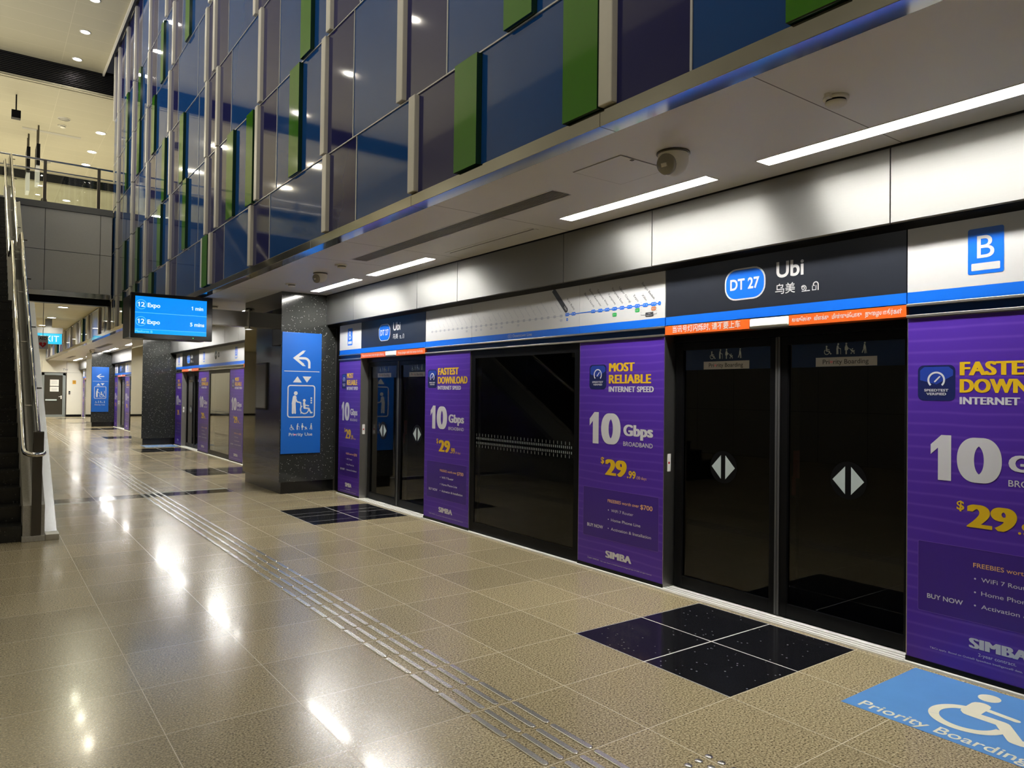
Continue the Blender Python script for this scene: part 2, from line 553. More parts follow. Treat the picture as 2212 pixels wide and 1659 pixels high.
def one(bold):
    """a flagged figure one (the built-in face has a bare stem)"""
    w = 0.085 + 2 * bold
    x1 = 0.30 + bold
    h = 0.691 + bold * 0.6
    P = [(x1 - w, 0.0 - bold * 0.6), (x1, 0.0 - bold * 0.6), (x1, h), (x1 - w * 0.75, h), (0.06, h - 0.155 - bold * 0.2), (0.06, h - 0.155 - w * 0.95), (x1 - w, h - w * 1.15)]
    return P
_adv = {'': 0.0}
def advance(s):
    if s not in _adv:
        vs, _ = raw_glyphs(s + 'H', 0.0, 1.0)
        _adv[s] = max(v[0] for v in vs) - 0.653
    return _adv[s]
def glyphs(s, bold=0.0, spacing=1.0):
    if '1' not in s:
        return raw_glyphs(s, bold, spacing)
    V, Fc = [], []
    i = 0
    x = 0.0
    for seg in re.split('(1)', s):
        if not seg:
            continue
        if seg == '1':
            b = len(V)
            P = one(bold)
            V += [(px + x, py) for px, py in P]
            n = len(P)
            Fc.append((b, b + 1, b + 2, b + 3, b + 6))
            Fc.append((b + 3, b + 4, b + 5, b + 6))
            x += 0.46
        else:
            vs, fs = raw_glyphs(seg, bold, spacing)
            b = len(V)
            V += [(vx + x, vy) for vx, vy in vs]
            Fc += [tuple(i + b for i in f) for f in fs]
            x += advance(seg)
    return V, Fc

class Flat:
    """collects flat print in a local frame (x right, z up, front towards -y)"""
    def __init__(self, d=-0.0012):
        self.d = d
        self.b = {}
    def fresh(self, name):
        self.id = getattr(self, 'id', {})
        self.id[name] = self.id.get(name, 0) + 1
    def bm(self, mat, name):
        k = (mat, name, 'n%d' % getattr(self, 'id', {}).get(name, 0))
        if k not in self.b:
            self.b[k] = bmesh.new()
        return self.b[k]
    def face(self, bm, pts, d):
        a = sum(pts[i][0] * pts[(i + 1) % len(pts)][1] - pts[(i + 1) % len(pts)][0] * pts[i][1] for i in range(len(pts)))
        if a < 0:
            pts = list(reversed(pts))
        try:
            bm.faces.new([bm.verts.new((x, d, z)) for x, z in pts])
        except ValueError:
            pass
    def text(self, mat, s, x, z, cap, width=None, align='L', bold=0.0, rot=0.0, xs=1.0, name='lettering', d=None, spacing=1.0):
        RES[0] = 12 if cap > 0.09 else 4
        heavy = bold - 0.010 if bold > 0.03 and s != '1' else 0.0
        if heavy:
            spacing *= 1.06
        vs, fs = glyphs(s, (0.0 if 'M' in s else 0.012) if heavy else bold, spacing)
        RES[0] = 4
        if not vs:
            return
        n0 = len(vs)
        if heavy:
            v0, f0 = vs, fs
            vs, fs = list(vs), list(fs)
            for j, dx in enumerate((-heavy * 1.4, heavy * 1.4, -heavy * 0.9, heavy * 0.9, -heavy * 0.45, heavy * 0.45)):
                fs += [tuple(i + len(vs) for i in f) for f in f0]
                vs += [(x_ + dx, y_) for x_, y_ in v0]
        k = cap / CAP
        x0 = min(v[0] for v in vs); x1 = max(v[0] for v in vs)
        w = (x1 - x0) * k
        sx = k * (width / w if width else xs)
        W = (x1 - x0) * sx
        off = {'L': 0, 'C': -W / 2, 'R': -W}[align]
        ca, sa = math.cos(rot), math.sin(rot)
        self.n = getattr(self, 'n', 0) + 1
        bm = self.b[(mat, name, self.n)] = bmesh.new()
        dd = self.d if d is None else d
        V = []
        for iv, (vx, vy) in enumerate(vs):
            lay = -0.00005 * (iv // n0)
            px, pz = (vx - x0) * sx + off, vy * k
            V.append(bm.verts.new((x + px * ca - pz * sa, dd + lay, z + px * sa + pz * ca)))
        for f in fs:
            try:
                bm.faces.new([V[i] for i in f])
            except ValueError:
                pass
    def poly(self, mat, pts, name='symbol', d=None):
        # overlapping pieces of one symbol lie on hair-thin layers
        self.c = (getattr(self, 'c', -1) + 1) % 14
        self.face(self.bm(mat, name), pts, (self.d if d is None else d) - 0.00003 * self.c)
    def rect(self, mat, x0, x1, z0, z1, name='symbol', d=None):
        self.poly(mat, [(x0, z0), (x1, z0), (x1, z1), (x0, z1)], name, d)
    def disc(self, mat, x, z, r, name='symbol', d=None, n=28, sx=1.0):
        self.poly(mat, [(x + sx * r * math.cos(2 * math.pi * i / n), z + r * math.sin(2 * math.pi * i / n)) for i in range(n)], name, d)
    def rrect_pts(self, x0, x1, z0, z1, r, n=6):
        P = []
        for cx, cz, a0 in ((x1 - r, z1 - r, 0), (x0 + r, z1 - r, 90), (x0 + r, z0 + r, 180), (x1 - r, z0 + r, 270)):
            for i in range(n + 1):
                a = math.radians(a0 + 90 * i / n)
                P.append((cx + r * math.cos(a), cz + r * math.sin(a)))
        return P
    def rrect(self, mat, x0, x1, z0, z1, r, name='symbol', d=None):
        self.poly(mat, self.rrect_pts(x0, x1, z0, z1, r), name, d)
    def strip(self, mat, outer, inner, name='symbol', d=None):
        n = len(outer)
        for i in range(n):
            j = (i + 1) % n
            self.poly(mat, [outer[i], outer[j], inner[j], inner[i]], name, d)
    def rring(self, mat, x0, x1, z0, z1, r, w, name='symbol', d=None):
        self.strip(mat, self.rrect_pts(x0, x1, z0, z1, r), self.rrect_pts(x0 + w, x1 - w, z0 + w, z1 - w, max(0.001, r - w)), name, d)
    def ring(self, mat, x, z, r, w, name='symbol', d=None, n=32):
        o = [(x + r * math.cos(2 * math.pi * i / n), z + r * math.sin(2 * math.pi * i / n)) for i in range(n)]
        q = [(x + (r - w) * math.cos(2 * math.pi * i / n), z + (r - w) * math.sin(2 * math.pi * i / n)) for i in range(n)]
        self.strip(mat, o, q, name, d)
    def arc(self, mat, x, z, r, w, a0, a1, name='symbol', d=None, n=24):
        for i in range(n):
            a = math.radians(a0 + (a1 - a0) * i / n); b = math.radians(a0 + (a1 - a0) * (i + 1) / n)
            R, q = r + w / 2, r - w / 2
            self.poly(mat, [(x + R * math.cos(a), z + R * math.sin(a)), (x + R * math.cos(b), z + R * math.sin(b)),
                            (x + q * math.cos(b), z + q * math.sin(b)), (x + q * math.cos(a), z + q * math.sin(a))], name, d)
    def line(self, mat, pts, w, name='symbol', d=None, cap=True):
        for (xa, za), (xb, zb) in zip(pts, pts[1:]):
            l = math.hypot(xb - xa, zb - za) or 1
            nx, nz = -(zb - za) / l * w / 2, (xb - xa) / l * w / 2
            self.poly(mat, [(xa + nx, za + nz), (xa - nx, za - nz), (xb - nx, zb - nz), (xb + nx, zb + nz)], name, d)
        if cap:
            for x, z in pts:
                self.disc(mat, x, z, w / 2, name, d, 12)
    def heart(self, mat, x, z, s, name='heart', d=None):
        P = []
        for i in range(28):
            t = 2 * math.pi * i / 28
            P.append((x + s * 16 * math.sin(t) ** 3 / 32, z + s * (13 * math.cos(t) - 5 * math.cos(2 * t) - 2 * math.cos(3 * t) - math.cos(4 * t)) / 32))
        self.poly(mat, P, name, d)
    # people symbols, drawn in a box of height h standing at (x, z)
    def wheelchair(self, m, x, z, h, d=None):
        s = h
        self.fresh('symbol')
        self.disc(m, x + 0.36 * s, z + 0.91 * s, 0.10 * s, d=d, n=16)
        self.line(m, [(x + 0.35 * s, z + 0.74 * s), (x + 0.38 * s, z + 0.42 * s)], 0.15 * s, d=d)
        self.line(m, [(x + 0.38 * s, z + 0.60 * s), (x + 0.66 * s, z + 0.56 * s)], 0.08 * s, d=d)
        self.line(m, [(x + 0.38 * s, z + 0.40 * s), (x + 0.68 * s, z + 0.38 * s), (x + 0.82 * s, z + 0.08 * s), (x + 0.90 * s, z + 0.10 * s)], 0.10 * s, d=d)
        self.arc(m, x + 0.38 * s, z + 0.31 * s, 0.28 * s, 0.075 * s, 125, 375, d=d)
    def elder(self, m, x, z, h, d=None):
        s = h
        self.fresh('symbol')
        self.disc(m, x + 0.24 * s, z + 0.91 * s, 0.085 * s, d=d, n=16)
        self.line(m, [(x + 0.19 * s, z + 0.73 * s), (x + 0.15 * s, z + 0.45 * s)], 0.17 * s, d=d)
        self.line(m, [(x + 0.12 * s, z + 0.45 * s), (x + 0.12 * s, z + 0.05 * s)], 0.09 * s, d=d)
        self.line(m, [(x + 0.20 * s, z + 0.42 * s), (x + 0.22 * s, z + 0.05 * s)], 0.08 * s, d=d)
        self.line(m, [(x + 0.22 * s, z + 0.70 * s), (x + 0.30 * s, z + 0.54 * s), (x + 0.45 * s, z + 0.50 * s)], 0.06 * s, d=d)
        self.line(m, [(x + 0.40 * s, z + 0.53 * s), (x + 0.47 * s, z + 0.50 * s), (x + 0.48 * s, z + 0.02 * s)], 0.035 * s, d=d)
    def mother(self, m, x, z, h, d=None):
        s = h
        self.fresh('symbol')
        self.disc(m, x + 0.16 * s, z + 0.92 * s, 0.085 * s, d=d, n=16)
        self.poly(m, [(x + 0.10 * s, z + 0.82 * s), (x + 0.20 * s, z + 0.82 * s), (x + 0.36 * s, z + 0.48 * s), (x + 0.28 * s, z + 0.34 * s), (x + 0.02 * s, z + 0.34 * s), (x + 0.02 * s, z + 0.60 * s)], d=d)
        self.line(m, [(x + 0.15 * s, z + 0.34 * s), (x + 0.15 * s, z + 0.04 * s)], 0.12 * s, d=d)
        self.line(m, [(x + 0.32 * s, z + 0.55 * s), (x + 0.55 * s, z + 0.42 * s)], 0.04 * s, d=d)
        self.poly(m, [(x + 0.46 * s, z + 0.46 * s), (x + 0.86 * s, z + 0.28 * s), (x + 0.92 * s, z + 0.36 * s), (x + 0.90 * s, z + 0.16 * s), (x + 0.64 * s, z + 0.20 * s)], d=d)
        self.disc(m, x + 0.72 * s, z + 0.44 * s, 0.06 * s, d=d, n=12)
        self.disc(m, x + 0.60 * s, z + 0.06 * s, 0.055 * s, d=d, n=12)
        self.disc(m, x + 0.88 * s, z + 0.06 * s, 0.055 * s, d=d, n=12)
        self.line(m, [(x + 0.60 * s, z + 0.06 * s), (x + 0.78 * s, z + 0.24 * s)], 0.03 * s, d=d)
        self.line(m, [(x + 0.88 * s, z + 0.06 * s), (x + 0.70 * s, z + 0.22 * s)], 0.03 * s, d=d)
    def walker(self, m, x, z, h, d=None):
        s = h
        self.fresh('symbol')
        self.disc(m, x + 0.30 * s, z + 0.92 * s, 0.08 * s, d=d, n=16)
        self.poly(m, [(x + 0.22 * s, z + 0.82 * s), (x + 0.34 * s, z + 0.82 * s), (x + 0.38 * s, z + 0.46 * s), (x + 0.16 * s, z + 0.46 * s)], d=d)
        self.line(m, [(x + 0.24 * s, z + 0.46 * s), (x + 0.08 * s, z + 0.10 * s)], 0.09 * s, d=d)
        self.line(m, [(x + 0.32 * s, z + 0.46 * s), (x + 0.32 * s, z + 0.04 * s)], 0.09 * s, d=d)
        self.line(m, [(x + 0.36 * s, z + 0.66 * s), (x + 0.40 * s, z + 0.42 * s), (x + 0.46 * s, z + 0.02 * s)], 0.035 * s, d=d)
    def build(self, parent):
        out = []
        for (mat, name, *_), bm in self.b.items():
            out.append(new_obj_keep(name, bm, M[mat], parent))
        return out

def new_obj_keep(name, bm, mat, parent):
    me = bpy.data.meshes.new(name)
    bm.to_mesh(me)
    bm.free()
    me.materials.append(mat)
    o = bpy.data.objects.new(name, me)
    COL.objects.link(o)
    o.parent = parent
    return o

def part(name, bm, mat, parent, smooth=False, label=None):
    mats = [M[m] for m in mat] if isinstance(mat, (list, tuple)) else M[mat]
    me = bpy.data.meshes.new(name)
    bmesh.ops.recalc_face_normals(bm, faces=bm.faces[:])
    bm.to_mesh(me)
    bm.free()
    for m in (mats if isinstance(mats, list) else [mats]):
        me.materials.append(m)
    if smooth:
        for p in me.polygons:
            p.use_smooth = True
    o = bpy.data.objects.new(name, me)
    COL.objects.link(o)
    if parent:
        o.parent = parent
    if label:
        o['label'] = label
    return o

def copy_tree(o, parent=None):
    c = o.copy()
    COL.objects.link(c)
    c.parent = parent
    for ch in list(o.children):
        copy_tree(ch, c)
    return c

# ------------------------------------------------------------------ the setting
def pillar_at(y):
    return any(p - 0.02 < y < p + PILL + 0.02 for p in PIL)

XW = -7.0        # left wall of the hall
YS = -8.0        # wall behind the photographer
bays = list(range(-1, 8))
lamp_spans = []
for k in bays:
    a = Y0 + BAY * k
    for s0, s1 in ((a - 0.82, a + 0.70), (a + 1.10, a + 2.63)):
        lamp_spans.append((s0, s1))
LX0, LX1 = 3.925, 4.055

# floor
bm = bmesh.new()
xs = {XW, 4.62, 0.67, 1.22, 2.0, 3.15, 3.12, 3.726, 3.732, 4.343}
ys = {YS, YEND, 11.26, 11.40, 11.78, 11.90}
blk = []
for k in bays:
    a = Y0 + BAY * k
    y1 = a + 0.270
    y2 = a + 1.465
    mid = (y1 + y2) / 2
    if y1 > YS and y2 < YEND:
        ys |= {y1, mid - 0.003, mid + 0.003, y2}
        blk.append((y1, mid, y2))
def floor_pick(x, y):
    for y1, mid, y2 in blk:
        if y1 < y < y2 and 3.12 < x < 4.343:
            if abs(y - mid) < 0.004 or 3.726 < x < 3.732:
                return 3
            return 1
    if 11.40 < y < 11.78 and 0.67 < x < 3.15:
        return 1
    if 11.26 < y < 11.40 and 0.67 < x < 1.22 or 11.78 < y < 11.90 and 2.0 < x < 3.15:
        return 2
    return 0
cells(bm, sorted(xs), sorted(ys), 0.0, floor_pick)
M['floor_joint'] = surf('pale_joint', (0.55, 0.54, 0.50), 0.5)
floor = part('floor', bm, ['floor', 'black_tile', 'pale_tile', 'floor_joint'], None)
tag(floor, kind='structure')

# soffit over the platform edge
bm = bmesh.new()
vents = [(Y0 + BAY * k + 2.01, Y0 + BAY * k + 5.55) for k in bays if k % 2 == 0]
VX0, VX1 = 3.335, 3.515
xs = {2.873, LX0, LX1, VX0, VX1, 4.34}
ys = {YS, YEND}
for s in lamp_spans + vents:
    ys |= set(s)
joints = []
for k in bays:
    for d in (-0.02, 2.93, 4.70):
        y = Y0 + BAY * k + d
        joints.append(y)
        ys |= {y - 0.003, y + 0.003}
ys = {y for y in ys if YS <= y <= YEND}
def soffit_pick(x, y):
    if LX0 < x < LX1 and any(a < y < b for a, b in lamp_spans):
        return None
    if VX0 < x < VX1 and any(a < y < b for a, b in vents):
        return None
    if any(abs(y - j) < 0.0031 for j in joints):
        return 1
    return 0
cells(bm, sorted(xs), sorted(ys), SOF, soffit_pick, True)
tag(part('ceiling', bm, ['soffit', 'soffit_gap'], None), kind='structure')

# mirror steel edge of the soffit
t = tag(empty('trim_1'), kind='structure')
y = YS
while y < YEND - 0.1:
    y2 = min(y + 2.19, YEND)
    part('steel_edge', B(2.744, 2.8732, y + 0.0015, y2 - 0.0015, SOF - 0.0005, 3.116, bevel=0.002), 'trim_steel', t)
    y = y2

# coloured glass wall, one storey band at a time
rows = [
 (3.118, 3.905, [('g', 1.52, 1.78), ('t', 2.32), ('f', 2.94), ('g', 2.945, 3.24), ('g', 4.16, 4.45), ('f', 5.16), ('t', 6.23), ('f', 6.98), ('t', 8.72), ('f', 9.48), ('t', 10.74),
                 ('f', 11.50), ('g', 11.55, 11.86), ('f', 11.97), ('t', 12.49), ('t', 13.87), ('f', 14.60), ('g', 15.97, 16.30), ('f', 17.0), ('g', 17.9, 18.2), ('f', 18.8), ('g', 19.7, 20.0), ('f', 20.9),
                 ('f', 22.3), ('t', 23.1), ('f', 24.2), ('f', 26.9), ('g', 28.2, 28.5), ('f', 29.0), ('f', 30.4), ('f', 32.5), ('t', 33.6), ('f', 35.0), ('f', 37.0), ('g', 38.4, 38.8), ('f', 39.6), ('f', 42.0), ('f', 44.0)]),
 (3.912, 5.115, [('t', 0.9), ('g', 1.45, 1.75), ('t', 2.45), ('f', 3.25), ('g', 3.55, 3.85), ('t', 4.63), ('f', 5.38), ('t', 6.32), ('f', 7.05), ('g', 7.67, 7.97), ('t', 8.51), ('f', 9.26), ('g', 9.33, 9.61), ('g', 10.22, 10.54),
                 ('f', 11.2), ('f', 11.81), ('t', 12.33), ('g', 13.05, 13.3), ('t', 13.74), ('f', 14.45), ('g', 15.18, 15.5), ('t', 16.13), ('f', 17.0), ('g', 17.7, 17.97), ('f', 18.75), ('g', 19.5, 19.8), ('f', 20.95)]),
 (5.122, 6.315, [('t', 2.1), ('f', 2.9), ('g', 3.6, 3.9), ('t', 4.6), ('f', 5.3), ('t', 6.2), ('f', 6.94), ('g', 7.35, 7.65), ('t', 8.45), ('f', 9.18), ('t', 10.49), ('f', 11.22), ('f', 11.87), ('t', 12.39), ('g', 13.33, 13.62), ('t', 13.86),
                 ('f', 14.56), ('g', 14.9, 15.16), ('t', 15.98), ('f', 16.86), ('f', 18.75), ('f', 21.0)]),
 (6.322, 7.495, [('t', 3.5), ('f', 4.6), ('t', 5.6), ('f', 6.9), ('g', 7.6, 7.9), ('t', 8.5), ('f', 9.43), ('t', 10.7), ('f', 11.45), ('f', 11.94), ('t', 12.51), ('t', 13.98), ('f', 14.72), ('g', 16.0, 16.27), ('f', 17.0), ('g', 17.73, 18.0),
                 ('f', 18.75), ('g', 19.43, 19.66), ('f', 21.05)]),
 (7.502, 8.675, [('f', 4.7), ('t', 5.8), ('f', 7.0), ('t', 8.3), ('f', 9.4), ('t', 10.6), ('f', 11.78), ('g', 13.02, 13.32), ('t', 13.74), ('f', 14.44), ('g', 15.2, 15.45), ('t', 16.05), ('f', 16.9), ('g', 17.7, 17.95), ('f', 18.75), ('g', 19.42, 19.66), ('f', 21.1)]),
 (8.682, 10.50, [('f', 4.9), ('t', 6.0), ('f', 7.1), ('t', 8.3), ('f', 9.4), ('f', 11.8), ('t', 13.2), ('f', 15.15), ('t', 16.01), ('f', 16.85), ('f', 18.68), ('f', 19.86), ('f', 21.18), ('f', 21.88)]),
]
for ri, (z0, z1, els) in enumerate(rows):
    root = tag(empty('wall_right'), kind='structure')
    y_lo, y_hi = YS, (YEND if ri == 0 else 21.9)
    els = list(els)
    yy = min(e[1] for e in els) - 0.9
    n = 0
    while yy > y_lo + 0.5:          # the same rhythm goes on behind the photographer
        els.append(('t', yy) if n % 2 == 0 else ('f', yy))
        yy -= 0.75 if n % 2 == 0 else 1.45
        n += 1
    iv = []
    for e in els:
        if e[0] == 't':
            iv.append((e[1] - 0.007, e[1] + 0.007, 't'))
        elif e[0] == 'f':
            iv.append((e[1] - 0.105, e[1], 'f'))
        else:
            iv.append((e[1], e[2], 'g'))
    iv.sort()
    # backing strip that shows as the silver line between storeys
    part('joint_rail', B(GX - 0.010, GX + 0.06, y_lo, y_hi, z1 - 0.002, z1 + 0.009), 'joint', root)
    cur = y_lo
    segs = []
    for a, b, kd in iv:
        if a - cur > 0.02:
            segs.append((cur, a, kd))
        cur = max(cur, b)
    if y_hi - cur > 0.02:
        segs.append((cur, y_hi, 'end'))
    for a, b, nxt in segs:            # nxt: what bounds it on the far side
        # the strip just nearer than a fin is purple
        col = 'glass_purple' if nxt == 'f' and (b - a) < 1.0 else 'glass_blue'
        if nxt == 'f' and (b - a) >= 1.0:
            part('glass_panel', B(GX, GX + 0.03, b - 0.72, b - 0.001, z0, z1 - 0.002), 'glass_purple', root)
            part('joint_strip', B(GX - 0.006, GX + 0.03, b - 0.735, b - 0.721, z0, z1 - 0.002), 'joint', root)
            b -= 0.736
        part('glass_panel', B(GX, GX + 0.03, a + 0.001, b - 0.001, z0, z1 - 0.002), col, root)
    for a, b, kd in iv:
        if kd == 't':
            part('joint_strip', B(GX - 0.006, GX + 0.03, a, b, z0, z1 - 0.002), 'joint', root)
        elif kd == 'f':
            part('fin', B(GX - 0.042, GX + 0.03, a, b, z0 + 0.012, z1 - 0.006, bevel=0.006), 'fin', root)
        else:
            bm = bmesh.new()
            fs = box(bm, GX - 0.045, GX + 0.03, a, b, z0 + 0.004, z1 - 0.01)
            for f in fs:
                f.normal_update()
                if f.calc_center_median().x > GX - 0.04:
                    f.material_index = 1
            part('green_panel', bm, ['glass_green', 'glass_green_edge'], root)
t = tag(empty('wall_service'), kind='structure')
part('backing', B(GX + 0.07, GX + 0.12, YS, 21.9, 3.12, 10.6), 'black', t)
part('backing', B(GX + 0.07, GX + 0.12, 21.9, YEND, 3.12, 3.95), 'black', t)
part('soffit_top', B(2.9, 4.6, YS, YEND, 3.30, 3.32), 'soffit', t)

# high ceiling, louvres, concourse shell
tag(part('ceiling', B(XW, 2.62, YS, 23.2, 10.40, 10.46), 'ceiling', None), kind='structure')
tag(part('trim_3', B(2.60, 2.64, YS, 23.2, 10.33, 10.40), 'fin', None), kind='structure')
def louvre(y, z0, z1, x0, x1, n):
    t = tag(empty('trim_4'), kind='structure')
    part('recess', B(x0, x1, y + 0.10, y + 0.14, z0, z1 + 0.1), 'louvre', t)
    for i in range(n):
        z = z0 + (z1 - z0) * (i + 0.5) / n
        bm = bmesh.new()
        prism(bm, [(y, z - 0.012), (y + 0.07, z + 0.012), (y + 0.07, z + 0.018), (y, z - 0.002)], 'x', x0, x1)
        part('slat', bm, 'louvre_slat', t)
louvre(23.2, 9.77, 10.40, XW, 4.2, 13)
tag(part('ceiling', B(XW, 12.0, 23.2, 32.9, 9.77, 9.83), 'ceiling', None), kind='structure')
louvre(32.9, 9.39, 9.77, XW, 12.0, 9)
tag(part('ceiling', B(XW, 12.0, 32.9, YEND, 9.39, 9.45), 'ceiling', None), kind='structure')
tag(part('floor', B(XW, 12.0, 22.05, YEND, 5.95, 6.15), 'bridge', None), kind='structure')
tag(part('ceiling', B(XW, 2.78, 22.06, YEND, 3.95, 4.0), 'ceiling_low', None), kind='structure')
# bridge face
t = tag(empty('wall_bridge'), kind='structure')
xs = [XW, -4.8, -2.4, -1.1, 0.1, 1.235, 2.46, 2.735]
for x0, x1 in zip(xs, xs[1:]):
    for z0, z1 in ((4.02, 5.05), (5.05, 6.10)):
        part('stone_panel', B(x0 + 0.006, x1 - 0.006, YB, YB + 0.05, z0 + 0.006, z1 - 0.006), 'bridge', t)
part('core', B(XW, 2.735, YB + 0.045, 22.05, 3.96, 6.15), 'black', t)
part('steel_edge', B(XW, 2.74, YB - 0.02, YB + 0.05, 3.89, 4.02, bevel=0.003), 'steel_mirror', t)
part('underside_strip', B(XW, 2.72, YB + 0.05, 22.06, 3.72, 3.96), 'black', t)  # black strip along the underside of the bridge
part('coping', B(XW, 2.74, YB - 0.03, 22.08, 6.10, 6.26), 'grey_metal', t)

# outer walls
t = tag(empty('wall_left'), kind='structure')
part('lower_wall', B(XW - 0.1, XW, YS, YEND, 0, 3.1), 'wall_left', t)
part('glass_wall', B(XW - 0.1, XW, YS, YB, 3.1, 6.4), 'wall_left_glass', t)
part('upper_wall', B(XW - 0.1, XW, YS, YB, 6.4, 10.5), 'wall_left', t)
part('concourse_wall', B(XW - 0.1, XW, YB, YEND, 3.1, 10.5), 'wall_left', t)
tag(part('wall_back', B(XW, 9.0, YS - 0.1, YS, 0, 10.5), 'wall_left', None), kind='structure')
M['wall_far'] = surf('pale_far_wall', (0.80, 0.77, 0.66), 0.35, 0, 0.03, 3)
tag(part('wall_concourse', B(12.0, 12.1, 21.0, YEND, 5.9, 9.9), 'wall_white', None), kind='structure')
t = tag(empty('wall_far'), kind='structure')
part('upper_wall', B(XW, 12.0, YEND + 0.02, YEND + 0.12, 3.0, 10.5), 'wall_far', t)
for x0, x1, z0, z1 in ((XW, 2.60, 0, 3.2), (2.60, 3.74, 2.40, 3.2), (3.74, 4.46, 2.40, 3.2), (3.74, 4.46, 0.12, 2.40), (4.46, 5.0, 0.0, 3.2)):
    part('wall_panel', B(x0 + 0.006, x1 - 0.006, YEND, YEND + 0.05, z0, z1 - 0.008), 'wall_far', t)
part('backing', B(XW, 5.0, YEND + 0.03, YEND + 0.06, 0, 3.2), 'dark_steel', t)
part('skirting', B(XW, 2.60, YEND - 0.01, YEND + 0.03, 0, 0.12), 'black', t)
part('skirting', B(3.74, 4.46, YEND - 0.01, YEND + 0.03, 0, 0.12), 'black', t)

# far door
d = tag(empty('door_1', (0, YEND, 0)), kind='structure')
for a in ((2.60, 2.72, 0, 2.36), (3.56, 3.69, 0, 2.36), (2.60, 3.69, 2.24, 2.36)):
    part('door_frame', B(a[0], a[1], -0.06, 0.02, a[2], a[3]), 'door_grey', d)
part('door_leaf', B(2.72, 3.56, -0.03, 0.01, 0.0, 2.24), 'door_glass', d)
part('push_bar', B(2.78, 3.30, -0.06, -0.03, 0.86, 0.95, bevel=0.01), 'silver_film', d)
part('door_rail', B(2.72, 3.56, -0.045, -0.03, 0.0, 0.12), 'door_grey', d)
bm = bmesh.new()
tube(bm, [(3.50, -0.03, 1.08), (3.50, -0.09, 1.08), (3.38, -0.09, 1.08)], 0.014)
box(bm, 3.47, 3.53, -0.05, -0.03, 0.96, 1.14)
part('door_handle', bm, 'sill', d)

# tunnel side, in the dark behind the screen
t = tag(empty('wall_track'), kind='structure')
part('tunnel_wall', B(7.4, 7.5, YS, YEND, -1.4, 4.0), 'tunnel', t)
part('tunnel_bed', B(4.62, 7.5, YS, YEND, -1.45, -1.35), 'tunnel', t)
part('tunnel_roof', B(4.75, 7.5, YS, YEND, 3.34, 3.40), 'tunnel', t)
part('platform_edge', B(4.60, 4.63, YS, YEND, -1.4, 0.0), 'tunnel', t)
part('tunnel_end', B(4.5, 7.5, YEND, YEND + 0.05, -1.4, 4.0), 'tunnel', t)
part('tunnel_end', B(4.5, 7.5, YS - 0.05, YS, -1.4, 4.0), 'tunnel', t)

# steel fascia over the screen
t = tag(empty('trim_2'), kind='structure')
fy = []
for k in bays:
    a = Y0 + BAY * k
    fy += [a + 0.05, a + 1.93, a + 3.02, a + 4.86]
fy = [YS] + [v for v in fy if YS < v < YEND] + [YEND]
for a, b in zip(fy, fy[1:]):
    bm = bmesh.new()
    prism(bm, [(4.300, SOF - 0.012), (4.300, 2.575), (4.308, 2.567), (4.345, 2.567), (4.345, SOF - 0.012)], 'y', a + 0.004, b - 0.004)
    part('fascia_panel', bm, 'fascia', t)
part('fascia_core', B(4.335, 4.75, YS, YEND, 2.585, 3.34), 'black', t)
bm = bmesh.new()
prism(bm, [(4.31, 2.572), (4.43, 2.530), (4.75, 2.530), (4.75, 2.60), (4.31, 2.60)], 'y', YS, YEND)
part('black_return', bm, 'black', t)  # slanted black return piece below the fascia
part('fascia_gap', B(4.29, 4.34, YS, YEND, SOF - 0.012, SOF - 0.0005), 'black', t)

# granite pillars
for p in PIL:
    t = tag(empty('pillar', (3.60, p, 0)), kind='structure')
    bm = bmesh.new()
    fs = box(bm, 0, 0.86, 0, PILL, 0.175, SOF - 0.0005)
    for f in fs:
        if abs(f.calc_center_median().y) > 1e-4 and abs(f.calc_center_median().y - PILL) > 1e-4:
            f.material_index = 1
    part('cladding', bm, ['pillar_face', 'pillar_side'], t)
    part('plinth', B(0.035, 0.86, 0.03, PILL - 0.03, 0.0, 0.178), 'plinth', t)
    part('edge_strip', B(0.86, 0.872, 0.004, 0.03, 0.0, 2.56), 'steel_brushed', t)
    if p > 0:
        part('closing_panel', B(0.872, 1.05, -0.30, 0.0, 0.0, 2.54), 'black', t)
